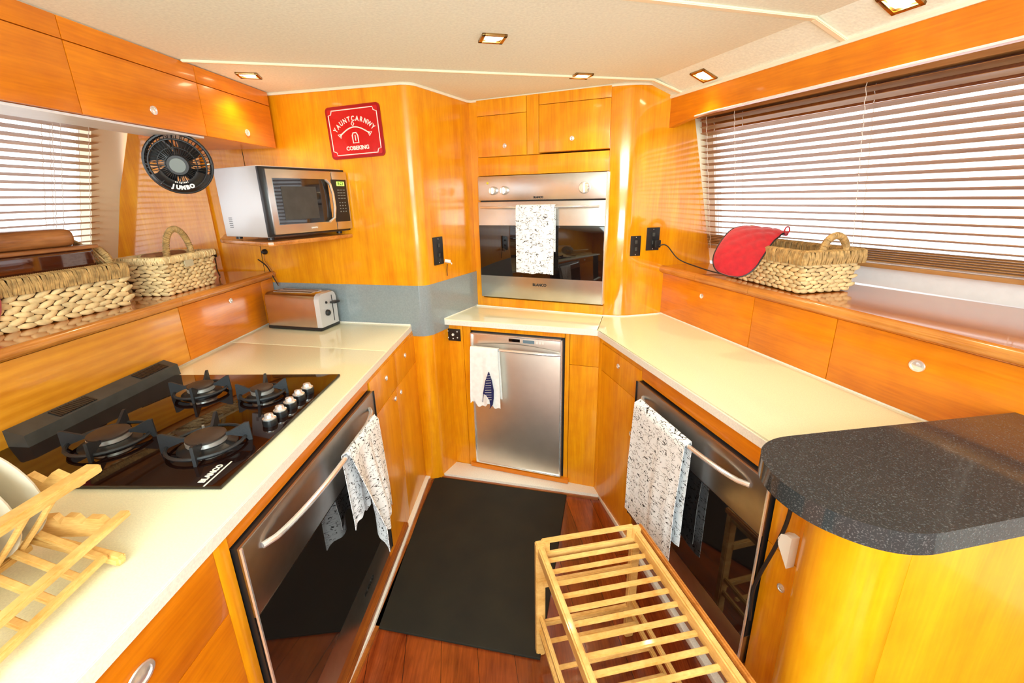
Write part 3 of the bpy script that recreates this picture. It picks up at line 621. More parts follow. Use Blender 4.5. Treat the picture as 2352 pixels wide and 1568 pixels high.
lowoven(FL, -1.334, -.612, .088, .200, .566, .734, 'under-counter oven below the gas hob on the left', 'steeldark', .040, -.85, -1)
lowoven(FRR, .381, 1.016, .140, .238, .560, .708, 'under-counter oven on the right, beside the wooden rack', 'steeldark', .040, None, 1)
# ---- dishwasher
t = T('dishwasher', 'slim stainless steel dishwasher under the back counter', 'dishwasher', FB, (.38, 0, .02))
t.p('body', G().box(.147, .609, -.006, .2, .018, .741), 'black')
d = t.p('door', G().box(.153, .600, -.026, -.006, .028, .655, .004), 'steelsoft')
fr_ = G(); fr_.box(.150, .157, -.030, -.006, .024, .734, .001); fr_.box(.594, .602, -.030, -.006, .024, .734, .001); fr_.box(.150, .602, -.030, -.006, .727, .734, .001); fr_.box(.150, .602, -.030, -.006, .024, .031, .001)
t.p('edge_frame', fr_, 'chrome')
c = t.p('control_strip', G().box(.157, .594, -.022, -.006, .655, .728, .001), 'steelsoft')
def rec(u, v):
    x = .160 + .431 * u; return (x, -.026 + .012 * math.sin(math.pi * v), .662 + v * (.034 - .020 * abs(2 * u - 1) ** 2))
t.p('handle_recess', G().grid(rec, 20, 6), 'steeldark', c)
t.p('display', G().box(.415, .470, -.0235, -.021, .703, .718), 'lcd', c); t.p('display_window', G().box(.345, .400, -.0235, -.021, .705, .719), 'blackglass', c)
for i in range(3): t.p('button', G().box(.478 + .014 * i, .487 + .014 * i, -.0235, -.021, .704, .717, .001), 'offwhite', c)
t.p('handle', G().tube(bowed(.158, .594, .662, -.026, .030, .006, 20, zb=-.006), .0065, 10), 'chrome', d)
# ---- microwave on its corner shelf
MW = Frame(-.893, 1.725, .475, .88)
mz0, mz1 = 1.222, 1.476
t = T('microwave_oven', 'silver microwave with a dark window on the corner shelf', 'microwave', MW, (.2, .13, mz0 - .01))
t.p('casing', G().box(.0, .395, .010, .275, mz0, mz1, .004), 'silver')
t.p('front_bezel', G().box(-.002, .392, -.004, .012, mz0 + .002, mz1 - .003, .002), 'black')
for i, (x, y) in enumerate(((.03, .04), (.36, .04), (.03, .24), (.36, .24))): t.p('foot', G().lathe([(.012, -.012), (.012, .0)], (x, y, mz0 + .001), 'z', 12), 'black')
d = t.p('door', G().box(.010, .300, -.022, -.002, mz0 + .010, mz1 - .012, .003), 'steel')
t.p('window', G().prismy([(.032, mz0 + .045), (.262, mz0 + .045), (.278, mz0 + .06), (.278, mz1 - .06), (.262, mz1 - .043), (.032, mz1 - .043)], -.0235, -.020), 'blackglass', d)
t.p('mesh_screen', G().box(.060, .215, -.0245, -.0235, mz0 + .062, mz1 - .072), 'greyplastic', d)
hx = [(.262, -.030, mz1 - .045), (.276, -.038, mz1 - .062), (.283, -.040, mz1 - .10), (.284, -.040, mz0 + .10), (.277, -.038, mz0 + .06), (.256, -.030, mz0 + .045)]
t.p('handle', G().tube(hx, .0095, 8, flat=.6), 'chrome', d)
c = t.p('control_panel', G().box(.302, .382, -.022, -.002, mz0 + .010, mz1 - .012, .003), 'steel')
k = t.p('keypad', G().box(.297, .374, -.0238, -.020, mz0 + .042, mz1 - .043, .001), 'black', c)
t.p('display', G().box(.322, .362, -.0246, -.0235, mz1 - .068, mz1 - .051), 'green', c)
text_on(t, 'clock_digits', '8:22', .017, .342, -.0250, mz1 - .0595, 'blackink', c, bold=.0004)
for r_ in range(8):
    for q in range(3):
        if r_ < 4: t.p('key', G().box(.322 + q * .0145, .333 + q * .0145, -.0245, -.0235, mz1 - .086 - r_ * .011, mz1 - .083 - r_ * .011), 'hubgrey', k)
        else: t.p('key', G().box(.325 + q * .014, .331 + q * .014, -.0245, -.0235, mz1 - .089 - r_ * .012, mz1 - .085 - r_ * .012), 'hubgrey', k)
text_on(t, 'maker_mark', 'SANYO', .009, .185, -.0225, mz0 + .026, 'ink', d)
v_ = G()
for i in range(6): v_.box(-.0012, .001, .215, .235, mz0 + .035 + i * .007, mz0 + .0375 + i * .007)
t.p('side_vent', v_, 'black')
sh = [(-1.36, 2.21), (-1.21, 1.93), (-1.165, 1.885), (-.915, 1.715), (-.895, 1.706), (-.878, 1.712), (-.70, 2.06)]
one('corner_shelf', G().prism(sh, 1.192, 1.208, .004, 3), 'woodedge', base=(-1.0, 2.0, 1.19), label='triangular timber corner shelf carrying the microwave', cat='shelf')
# ---- toaster
tb = [Vector((-1.113, 2.000)), Vector((-.842, 1.925))]; td = (tb[1] - tb[0]).normalized()
TO = Frame(tb[0].x, tb[0].y, td.x, td.y)
t = T('toaster', 'stainless steel toaster with two slots on the left worktop', 'toaster', TO, (.14, .06, C1))
t.p('base', G().box(.0, .283, -.004, .130, C1 + .002, C1 + .016, .004), 'black')
b_ = G(); pf = [(0, C1 + .016), (.0, .938), (.006, .953), (.020, .962), (.106, .962), (.120, .953), (.126, .938), (.126, C1 + .016)]
b_.hexa([(.002, y, z) for y, z in pf], [(.262, y, z) for y, z in pf]); t.p('body', b_, 'steel')
e_ = G(); e_.hexa([(.262, y, z) for y, z in pf], [(.284, .004 + y * .94, C1 + .016 + (z - C1 - .016) * .985) for y, z in pf]); e = t.p('end_panel', e_, 'silver', label='pale silver control end')
for y in (.035, .080): t.p('slot', G().box(.035, .225, y, y + .014, .9610, .9640), 'dark')
rim = G()
for y in (.030, .075): rim.tube([(.030, y, .963), (.230, y, .963), (.230, y + .024, .963), (.030, y + .024, .963)], .0018, 6, closed=True)
t.p('slot_rim', rim, 'chrome')
t.p('lever_track', G().box(.2825, .2850, .090, .094, .825, .945), 'black', e); t.p('lever', G().box(.284, .312, .074, .112, .908, .918, .004), 'black', e)
t.p('dial', G().lathe([(.014, 0), (.013, .008), (.009, .012)], (.284, .050, .872), 'x', 18), 'black', e); t.p('button', G().lathe([(.006, 0), (.005, .004)], (.284, .050, .918), 'x', 12), 'black', e)

# ---- gas hob
HB = Frame(-.569, 1.378, -(.594 - .569), -(1.378 - .782))   # along the front edge, towards camera
HB = Frame(-.594, .782, .025, .596)
t = T('gas_hob', 'black glass gas hob with four burners and five knobs', 'hob', HB, (.3, .3, C1))
hz = C1 + .010
t.p('glass_plate', G().prism([(-.002, .0), (.602, .0), (.602, .605), (-.002, .622)], C1 + .001, hz, .003, 2), 'hobglass')
bur = (((-.969, .965), .050, 'large'), ((-.720, .940), .050, 'l'), ((-.935, 1.250), .042, 'm'), ((-.735, 1.220), .036, 's'))
for (bx_, by_), br_, _ in bur:
    x, y = HB.L(bx_, by_)
    b = t.p('burner', G().lathe([(br_ * 1.25, 0), (br_ * 1.25, .004), (br_ * .95, .010), (br_ * .80, .012)], (x, y, hz), 'z', 28), 'black')
    t.p('flame_ring', G().lathe([(br_ * .80, .010), (br_ * .86, .013), (br_ * .86, .022), (br_ * .75, .023)], (x, y, hz), 'z', 28), 'alu', b)
    t.p('burner_cap', G().lathe([(br_ * .70, .0225), (br_ * .84, .024), (br_ * .84, .028), (br_ * .72, .031), (br_ * .3, .0318)], (x, y, hz), 'z', 28), 'burnercap', b)
    s_ = G(); rs = br_ * 1.62; ph0 = R(20)
    s_.tube([(x + rs * math.cos(a), y + rs * math.sin(a), hz + .012) for a in [2 * math.pi * i / 28 for i in range(28)]], .0042, 6, closed=True)
    for k_ in range(4):
        a = ph0 + k_ * math.pi / 2; ca, sa = math.cos(a), math.sin(a); pr = Vector((-sa, ca, 0)) * .0032
        pl = [(.55, .026), (1.0, .030), (1.68, .046), (1.85, .046), (1.88, .000), (1.72, .000), (1.60, .010), (1.0, .020), (.58, .021)]
        A_ = [Vector((x + ca * q * br_, y + sa * q * br_, hz + h)) for q, h in pl]
        s_.hexa([p + pr for p in A_], [p - pr for p in A_])
    t.p('pan_support', s_, 'castiron')
t.p('spark_plug', G().tube([(*HB.L(-.755, .985), hz), (*HB.L(-.755, .985), hz + .03)], .003, 8), 'alu')
for kx, ky in ((-.624, 1.040), (-.620, 1.088), (-.617, 1.138), (-.615, 1.188), (-.611, 1.236)):
    x, y = HB.L(kx, ky); k = t.p('knob', G().lathe([(.017, 0), (.018, .008), (.0175, .016), (.014, .017)], (x, y, hz), 'z', 20), 'black')
    t.p('knob_cap', G().lathe([(.016, .016), (.0165, .019), (.012, .022), (.010, .029), (.004, .031)], (x, y, hz), 'z', 20), 'chrome', k)
x, y = HB.L(-.640, .825)
lg = G(); lg.text('BLANCO', .018, lambda a, b, h: (x + a * .9, y + b, hz + .0002 + h), .0008); lg.box(x - .045, x + .045, y - .016, y - .013, hz, hz + .0008); t.p('maker_mark', lg, 'ink')
# raised vent strip at the back of the hob
v0, v1 = HB.L(-1.205, .935), HB.L(-1.150, 1.440)
up_ = G(); pf = [(0, 0), (0, .046), (.012, .050), (.058, .036), (.062, 0)]
A0 = Vector((-1.212, .955, C1 + .004)); A1 = Vector((-1.186, 1.435, C1 + .004)); n_ = Vector((.99, -.10, 0)).normalized()
f = lambda A: [HB_inv(A + n_ * a + Vector((0, 0, h))) for a, h in pf]
def HB_inv(p): q = HB.L(p.x, p.y); return Vector((q[0], q[1], p.z))
v = t.p('rear_vent', G().hexa(f(A0), f(A1)), 'greyplastic')
for s0_, s1_ in ((.20, .40), (.72, .93)):
    sl = G()
    for i in range(14):
        q = s0_ + (s1_ - s0_) * i / 13; P0 = A0.lerp(A1, q); a = HB_inv(P0 + n_ * .020 + Vector((0, 0, .0492))); b = HB_inv(P0 + n_ * .052 + Vector((0, 0, .0395))); sl.bar(a, b, .0055, .0025)
    t.p('vent_slots', sl, 'black', v)
# ---- fan
fc = Vector((-1.098, 1.62, 1.478)); nrm = Vector((.45, -.86, -.20)).normalized()
ux = Vector((0, 0, 1)).cross(nrm).normalized(); uy = nrm.cross(ux)
FM_ = Matrix((ux, uy, nrm)).transposed()
tf = T('wall_fan', 'round black caged fan mounted under the overhead cabinets', 'fan', WORLD, tuple(fc))
def fp(x, y, z): return fc + FM_ @ Vector((x, y, z))
FR_ = .093
g = G(); 
def ring(g, r, z, th, n=40): g.tube([fp(r * math.cos(2 * math.pi * i / n), r * math.sin(2 * math.pi * i / n), z) for i in range(n)], th, 8, closed=True)
ring(g, FR_, .0, .0055); ring(g, FR_ * .84, .028, .003); ring(g, FR_ * .58, .036, .002); ring(g, FR_ * .96, -.02, .004); tf.p('guard_rings', g, 'black')
g = G()
for i in range(48):
    a = 2 * math.pi * i / 48; c_, s_ = math.cos(a), math.sin(a)
    g.tube([fp(c_ * r, s_ * r, z) for r, z in ((.032, .040), (.065, .037), (.078, .028), (FR_, .0))], .0012 if i % 6 else .0026, 5)
    if i % 2 == 0: g.tube([fp(c_ * r, s_ * r, z) for r, z in ((FR_, .0), (.082, -.028), (.05, -.055), (.02, -.058))], .0012, 5)
tf.p('guard_wires', g, 'black')
for k_ in range(4):
    a0 = 2 * math.pi * k_ / 4 + .7
    def bl(u, v):
        a = a0 + (u - .5) * 1.0 + v * .25; r = .028 + v * .048; return fp(r * math.cos(a), r * math.sin(a), .008 + (u - .5) * .026)
    tf.p('blade', G().grid(bl, 6, 6, .0015), 'black')
hub = tf.p('hub', G().lathe([(.036, .020), (.036, .036), (.030, .042)], fc, 'z', 28, mtx=FM_), 'black')
tf.p('hub_badge', G().lathe([(.023, .042), (.022, .0445)], fc, 'z', 24, mtx=FM_), 'hubgrey', hub)
# lower front shroud with maker's lettering
def shr(u, v):
    a = R(-158 + 136 * u); r = .050 + (FR_ - .050) * v * .99; z = .041 - .040 * (v ** 2.2); return fp(r * math.cos(a), r * math.sin(a), z)
sp_ = tf.p('shroud', G().grid(shr, 20, 8, .002), 'black')
g = G()
for i, ch in enumerate('JUMBO'):
    a = R(-112 + i * 11); rr_ = .070; q = a + math.pi / 2
    g.text(ch, .017, lambda x, y, h, a=a, q=q: fp(rr_ * math.cos(a) + x * math.cos(q) - y * math.sin(q), rr_ * math.sin(a) + x * math.sin(q) + y * math.cos(q), .0425 + h), .0012)
for i, ch in enumerate('original'):
    a = R(-108 + i * 5.2); rr_ = .053; q = a + math.pi / 2
    g.text(ch, .008, lambda x, y, h, a=a, q=q: fp(rr_ * math.cos(a) + x * math.cos(q) - y * math.sin(q), rr_ * math.sin(a) + x * math.sin(q) + y * math.cos(q), .0445 + h), .0003)
tf.p('maker_mark', g, 'ink', sp_)
g = G(); g.lathe([(.034, -.075), (.034, .0), (.028, .012)], fc, 'z', 20, mtx=FM_); tf.p('motor', g, 'black')
tf.p('bracket', G().tube([fp(0, 0, -.05), fp(0, .02, -.09), Vector((-1.19, 1.70, 1.566))], .008, 8), 'black')
# ================================================================ SIGN, SOCKETS, CORDS
t = T('metal_sign', 'red square sign with white border and lettering above the microwave', 'sign', FM, (.56, 0, 1.52))
rot = R(2.2); cx_, cz_ = .558, 1.618
def sgn(x, z, y): return (cx_ + x * math.cos(rot) + z * math.sin(-rot), y, cz_ + x * math.sin(rot) + z * math.cos(rot))
def rrect(hw, hh, r, n=5):
    p = []
    for cx, cy, a0 in ((hw - r, hh - r, 0), (-hw + r, hh - r, 90), (-hw + r, -hh + r, 180), (hw - r, -hh + r, 270)):
        for i in range(n + 1): a = R(a0 + 90 * i / n); p.append((cx + r * math.cos(a), cy + r * math.sin(a)))
    return p
pl = rrect(.124, .100, .016)
pb = t.p('plate', G().hexa([sgn(x, z, -.007) for x, z in pl], [sgn(x, z, -.001) for x, z in pl]), 'darkred')
pl = rrect(.114, .090, .006); t.p('field', G().hexa([sgn(x, z, -.0085) for x, z in pl], [sgn(x, z, -.006) for x, z in pl]), 'red', pb)
bd = []
a_, b_2, nt_ = .110, .085, .016
bd = [(-a_ + nt_, b_2), (a_ - nt_, b_2), (a_ - nt_ + .002, b_2 - nt_ * .7), (a_ - .003, b_2 - nt_), (a_, b_2 - nt_), (a_, -b_2 + nt_), (a_ - nt_ * .7, -b_2 + nt_ - .002), (a_ - nt_, -b_2 + .003), (a_ - nt_, -b_2), (-a_ + nt_, -b_2), (-a_ + nt_ - .002, -b_2 + nt_ * .7), (-a_ + .003, -b_2 + nt_), (-a_, -b_2 + nt_), (-a_, b_2 - nt_), (-a_ + nt_ * .7, b_2 - nt_ + .002), (-a_ + nt_, b_2 - .003)]
t.p('border', G().tube([sgn(x, z, -.009) for x, z in bd], .0019, 6, closed=True), 'ink', pb)
g = G()
for i, ch in enumerate('YAUNTCARNWY'):
    a = R(90 - (i - 5) * 9.6); r_ = .115; q = a - math.pi / 2; cxx, czz = r_ * math.cos(a), r_ * math.sin(a) - .066
    g.text(ch, .026, lambda x, y, h, q=q, cxx=cxx, czz=czz: sgn(cxx + x * .8 * math.cos(q) - y * math.sin(q), czz + x * .8 * math.sin(q) + y * math.cos(q), -.009 - h), .0006)
t.p('lettering', g, 'ink', pb); g = G(); g.text('COBEKING', .021, lambda x, y, h: sgn(x + .004, y - .062, -.009 - h), .0007)
t.p('lettering', g, 'ink', pb)
g = G()
g.tube([sgn(-.070 + .14 * i / 16, -.012 + .030 * math.sin(math.pi * i / 16), -.009) for i in range(17)], .0026, 6)
for sx in (-1, 1): g.tube([sgn(sx * .066, -.020, -.009), sgn(sx * .078, -.006, -.009), sgn(sx * .060, -.004, -.009)], .0022, 6, closed=True)
g.tube([sgn(-.004, .040, -.009), sgn(-.010, .030, -.009), sgn(-.004, .022, -.009), sgn(.002, .030, -.009)], .002, 6, closed=True)
g.tube([sgn(x, z, -.009) for x, z in ((-.012, -.042), (-.013, -.014), (-.008, -.004), (.006, -.004), (.012, -.014), (.013, -.042))], .0026, 6, closed=True)
g.tube([sgn(0, -.012, -.009), sgn(0, -.034, -.009)], .002, 6)
t.p('emblem', g, 'ink', pb)
def socket(label, fr, x0, x1, z0, z1, y=0.0, toggles=((.5, .7), (.5, .35)), group='black wall sockets and switches', plugs=(), mats=('offwhite',)):
    t = T('wall_socket', label, 'socket', fr, ((x0 + x1) / 2, y, z0), group)
    pb = t.p('plate', G().box(x0, x1, y - .006, y - .0005, z0, z1, .0015), 'black')
    for i, (a, b) in enumerate(toggles):
        x = x0 + (x1 - x0) * a; z = z0 + (z1 - z0) * b; t.p('toggle', G().box(x - .006, x + .006, y - .011, y - .006, z - .008, z + .008, .001), 'greyplastic', pb)
        t.p('screw', G().lathe([(.0022, 0), (.0018, .001)], (x, y - .006, z0 + (z1 - z0) * (.93 if i else .07)), 'y', 10), 'chrome', pb)
    return t, pb
socket('tall black switch plate with a key on the panel left of the oven', FW, .078, .150, 1.060, 1.184)
socket('small black switch plate on the timber column right of the oven', PR, -.158, -.108, 1.080, 1.170)
ts, pb = socket('black double socket with a plug, beside the right ledge', PR, -.080, -.016, 1.102, 1.204)
ts.p('plug', G().box(-.050, -.020, -.030, -.006, 1.115, 1.150, .005), 'black', pb)
t_, pb = socket('small square outlet panel left of the dishwasher', FB, .014, .092, .681, .742, y=-.012, toggles=())
for i, (a, b) in enumerate(((.15, .8), (.15, .25), (.5, .2), (.8, .8), (.8, .3))): t_.p('screw', G().lathe([(.0035, 0), (.003, .002)], (.014 + .078 * a, -.018, .681 + .061 * b), 'y', 10), 'offwhite', pb)
t_.p('rocker', G().lathe([(.007, 0), (.006, .004)], (.053, -.018, .713), 'y', 14), 'offwhite', pb)
SL = Frame(-1.395, 2.07, -.01, 1.0)
SLx = Frame(-1.41, 2.238, .998, .065)
t_, pb = socket('black socket plate half hidden behind the small basket', SLx, -.078, -.010, 1.075, 1.192, toggles=((.3, .6), (.7, .6)))
t_.p('plug', G().box(-.045, -.014, -.03, -.006, 1.10, 1.14, .006), 'black', pb)
one('key', G().tube([tuple(FW.W(.150, -.010, 1.074)), tuple(FW.W(.166, -.030, 1.068))], .008, 10).tube([tuple(FW.W(.166, -.030, 1.068)), tuple(FW.W(.171, -.034, 1.055)), tuple(FW.W(.178, -.030, 1.060))], .002, 6), 'offwhite', label='small key in the switch plate left of the oven', cat='key', base=(0, 0, 0))
def cord(name, pts, r, label, cat='cord', mat='cordblack', group=None):
    P_ = [Vector(p) for p in pts]; out_ = []
    for i in range(len(P_) - 1):
        p0 = P_[max(i - 1, 0)]; p1 = P_[i]; p2 = P_[i + 1]; p3 = P_[min(i + 2, len(P_) - 1)]
        for k in range(6):
            s = k / 6; out_.append(.5 * ((2 * p1) + (p2 - p0) * s + (2 * p0 - 5 * p1 + 4 * p2 - p3) * s * s + (3 * p1 - p0 - 3 * p2 + p3) * s ** 3))
    out_.append(P_[-1]); b = tuple(P_[0])
    return one(name, G().tube([tuple(p) for p in out_], r, 6), mat, base=b, label=label, cat=cat, group=group)
cord('power_cord', [PR.W(-.03, -.03, 1.125), PR.W(.0, -.045, 1.125), PR.W(.03, -.10, 1.07), PR.W(.06, -.2, LZ + .012), PR.W(.09, -.30, 1.034), PR.W(.12, -.36, 1.034)], .0028, 'black cord running from the right socket down onto the ledge')
cord('power_cord', [FW.W(.169, -.010, 1.055), FW.W(.169, -.006, 1.03), FW.W(.169, -.006, 1.0)], .0018, 'thin dark cord hanging below the key left of the oven')
cord('power_cord', [(-1.435, 2.205, 1.12), (-1.41, 2.18, 1.10), (-1.36, 2.10, 1.06), (-1.315, 2.04, LZ + .004)], .003, 'black cord from the left socket resting on the ledge')
cord('power_cord', [FM.W(.011, -.006, 1.126), FM.W(.01, -.015, 1.09), FM.W(.05, -.03, 1.05), FM.W(.08, -.04, 1.0), FM.W(.075, -.03, .97)], .0012, 'thin red-brown wire from the small plug down behind the toaster', mat='leather')
cord('power_cord', [FM.W(-.03, -.01, 1.09), FM.W(.02, -.02, 1.06), FM.W(.055, -.03, 1.01), FM.W(.075, -.03, .97)], .0028, 'thick black cord running down behind the toaster')
one('plug', G().lathe([(.013, 0), (.012, .012), (.006, .02)], (.011, -.001, 1.126), 'y', 14), 'black', fr=FM, base=(.011, 0, 1.126), label='small black round plug in the wall under the microwave', cat='plug')
# black strap and white holder on the narrow cabinet under the granite
cord('power_cord', [FRR.W(1.085, -.035, .75), FRR.W(1.078, -.03, .66), FRR.W(1.062, -.03, .575), FRR.W(1.035, -.03, .47), FRR.W(1.022, -.03, .40), FRR.W(1.018, -.02, .30)], .0045, 'black cable hanging down beside the right under-counter oven')
one('cup_hook', G().prismy([(1.070, .585), (1.066, .600), (1.072, .617), (1.086, .625), (1.10, .626), (1.10, .545)], -.034, -.0125), 'offwhite', fr=FRR, base=(1.087, 0, .590), label='white plastic holder peeking out beside the curved island panel', cat='holder')

# ================================================================ TOWELS
def towel(name, label, fr, x0, x1, ztop, zf, zbk, ybar, mat, group, wrx=.0, spread=0.0, fold=.010, seed=0, jag=.006, base=None, gather=0.0, flip=1, shape=None):
    rnd = random.Random(seed); ph = [rnd.random() * 6 for _ in range(6)]
    def f(u, v):
        # v: 0 back hem .. .25 top .. 1 front hem
        lb = (ztop - zbk); lf = (ztop - zf); tot = lb + lf; s = v * tot
        wv = fold * (math.sin(u * 9 + ph[0]) + .5 * math.sin(u * 19 + ph[1])) * .5
        if s < lb: d = lb - s; side = 1
        else: d = s - lb; side = -1
        top = min(d / .012, 1.0); y = ybar + side * .011 * math.sin(top * math.pi / 2); z = ztop - max(0, d - .008 * (1 - top))
        k = min(1.0, d / .25); xm = (x0 + x1) / 2; w_ = (x1 - x0) / 2
        x = xm + (u * 2 - 1) * w_ * (1 + spread * k - gather * (1 - k)) + wrx * k
        y += side * abs(wv) * k * .8 - (wv * k * .6 if side < 0 else 0) - (.004 * k if side < 0 else 0)
        if side > 0: y = min(y, ybar + .020)
        if v > .999 or v < .001: z += jag * (math.sin(u * 11 + ph[2]) + .6 * math.sin(u * 23 + ph[3]))
        if shape and side < 0: x, y, z = shape(u, k, x, y, z)
        return (x, y, z)
    g = G().grid(f, 34, 46, .0018)
    return one(name, g, mat, fr=fr, base=base or ((x0 + x1) / 2, ybar, ztop), label=label, cat='towel', group=group, sharp=70)
GT = 'tea towels hanging on the appliance handles'
towel('tea_towel', 'white tea towel with black script on the back wall oven handle', FO, .266, .457, 1.312, .995, 1.10, -.052, 'towel', GT, fold=.004, seed=2, jag=.002)
towel('tea_towel', 'white script tea towel on the right under-counter oven handle', FRR, .470, .765, .682, .240, .30, -.070, 'towel2', GT, wrx=-.008, spread=-.03, fold=.008, seed=3, jag=.003)
def lshape(u, k, x, y, z):
    # left side of the left towel gathers into folds that reach lower
    e = (1 - u); zz = z - .055 * k * e * (1 if e > .5 else e * 2) ; yy = y - .030 * k * math.sin(e * math.pi * 2.4) * e - .012 * k
    return (x + .035 * k * e, yy, zz)
towel('tea_towel', 'crumpled script tea towel on the left under-counter oven handle', FL, -.960, -.735, .708, .385, .44, -.072, 'towel2', GT, wrx=.012, spread=-.22, fold=.022, seed=5, jag=.010, shape=lshape)
tw = towel('tea_towel', 'white tea towel with a navy striped fin print on the dishwasher', FB, .166, .305, .678, .385, .42, -.058, 'towelplain', GT, spread=.12, fold=.010, seed=9, jag=.012)
# navy fin print on the dishwasher towel
tb_ = Vector(((.166 + .305) / 2, -.058, .678)); g = G()
fin = [(.262, .565), (.245, .520), (.234, .470), (.230, .450), (.245, .445), (.262, .420), (.266, .390), (.260, .372), (.276, .395), (.282, .430), (.284, .470), (.276, .520)]
g.prismy([(x, z) for x, z in fin], -.0865, -.078)
g.tube([(.232, -.084, .452), (.226, -.084, .405)], .0015, 5)
o = kid('fin_print', g, 'navy', tw, tuple(tb_)); o['label'] = 'navy fin shaped print'
g = G()
for i in range(11): z = .545 - i * .0125; g.bar((.240 + abs(i - 7) * .0018, -.087, z), (.274, -.087, z + .005), .0012, .0012)
kid('print_stripes', g, 'ink', o, tuple(tb_))

# ================================================================ BASKETS
def basket(name, label, fr, x0, x1, y0, y1, z, h, flare, rimh, group, handles, hr=.05, hw=.05, taper_end=True, rowh=.0135, st=.030, seed=1, rimmat='grass2', hmat='grass2', sides=(0, 1, 2, 3), tagp=None):
    rnd = random.Random(seed); t = T(name, label, 'basket', fr, ((x0 + x1) / 2, (y0 + y1) / 2, z), group)
    def corner(k, s):  # s = height fraction
        f = flare * s; return [(x0 - f, y0 - f), (x1 + f, y0 - f), (x1 + f, y1 + f), (x0 - f, y1 + f)][k]
    g = G(); rows = int((h - rimh) / rowh) + 1
    for r_ in range(rows):
        zz = z + rowh * (r_ + .5); s = (zz - z) / h
        for k in range(4):
            a = Vector((*corner(k, s), zz)); b = Vector((*corner((k + 1) % 4, s), zz)); L_ = (b - a).length; n = max(2, int(L_ / st)); d = (b - a).normalized(); nr = Vector((d.y, -d.x, 0))
            ang = math.atan2(d.y, d.x)
            for i in range(n):
                q = (i + .5 + (.5 if r_ % 2 else 0)) / n
                if q > 1.0: continue
                p = a.lerp(b, q) + nr * rnd.uniform(-.001, .001); tl_ = rnd.uniform(-.14, .14) + (.22 if r_ % 2 else -.16)
                mt = Matrix.Rotation(ang, 3, 'Z') @ Matrix.Rotation(-tl_, 3, 'Y')
                g.blob(p, (L_ / n * rnd.uniform(.56, .64), .0062, rowh * rnd.uniform(.50, .60)), mt, 8, 5)
    t.p('woven_body', g, 'grass1')
    inner = [corner(k, 0) for k in range(4)]; tp = [corner(k, .97) for k in range(4)]
    g = G(); va = [g.bm.verts.new((*p, z + .004)) for p in inner]; vb = [g.bm.verts.new((*p, z + h * .97)) for p in tp]; g.bm.faces.new(va)
    for k in range(4): g.bm.faces.new([va[k], va[(k + 1) % 4], vb[(k + 1) % 4], vb[k]])
    bmesh.ops.solidify(g.bm, geom=list(g.bm.faces), thickness=.003); t.p('lining', g, 'liner')
    # wrapped rim
    g = G(); zr = z + h - rimh / 2
    for k in range(4):
        a = Vector((*corner(k, 1), zr)); b = Vector((*corner((k + 1) % 4, 1), zr)); L_ = (b - a).length; n = int(L_ / .0052); d = (b - a).normalized(); nr = Vector((d.y, -d.x, 0))
        nx = Vector((*corner((k + 2) % 4, 1), zr)) - b; nx.normalize(); nr2 = Vector((nx.y, -nx.x, 0)); base_nr = nr
        for i in range(n + 7):
            nr = base_nr if i <= n else (base_nr * (1 - (i - n) / 7) + nr2 * ((i - n) / 7)).normalized()
            p = a.lerp(b, min(1, i / n)); sk = d * rnd.uniform(-.004, .004); j = rnd.uniform(-.0015, .0015)
            pts = [p + nr * (.010 + j) + sk + Vector((0, 0, -rimh * .5)), p + nr * (.013 + j) + Vector((0, 0, 0)), p + nr * (.010 + j) - sk + Vector((0, 0, rimh * .42)), p + Vector((0, 0, rimh * .52)), p - nr * .010 + sk + Vector((0, 0, rimh * .38)), p - nr * .011 + Vector((0, 0, -rimh * .45))]
            g.tube(pts, .0031, 5)
    t.p('wrapped_rim', g, rimmat)
    for (cx, cy, dx, dy) in handles:
        g = G(); d = Vector((dx, dy, 0)); n = 34; cpt = Vector((cx, cy, z + h - rimh * .6)); pts = []
        for i in range(n + 1):
            a = math.pi * i / n; pts.append(cpt + d * (math.cos(a) * hw) + Vector((0, 0, math.sin(a) * hr + rimh * .3)))
        g.tube(pts, .0085, 8)
        for i in range(n * 2):
            q = i / 2; i0 = int(q); p = pts[i0].lerp(pts[min(i0 + 1, n)], q - i0); tdir = (pts[min(i0 + 1, n)] - pts[max(i0 - 0, 0)]).normalized() if i0 < n else (pts[n] - pts[n - 1]).normalized()
            u_ = tdir.cross(Vector((dy, -dx, 0))).normalized(); w_ = Vector((dy, -dx, 0)); sk = tdir * rnd.uniform(-.002, .003)
            g.tube([p + u_ * math.cos(b) * .0095 + w_ * math.sin(b) * .0095 + sk * math.sin(b) for b in [2 * math.pi * m_ / 8 for m_ in range(8)]], .0022, 4, closed=True)
        t.p('handle', g, hmat)
    return t
GB = 'woven baskets on the window ledges'
BKR = Frame(.878, 1.80, .28, -.96)
# right basket
BKR = Frame(.864, 1.79, .186, -.983)
basket('wicker_basket', 'seagrass basket on the right ledge holding a red mitt', BKR, .0, .366, .0, .185, 1.033, .135, .012, .042, GB, [(-.012, .09, 0, 1), (.378, .09, 0, 1)], hr=.058, hw=.045)
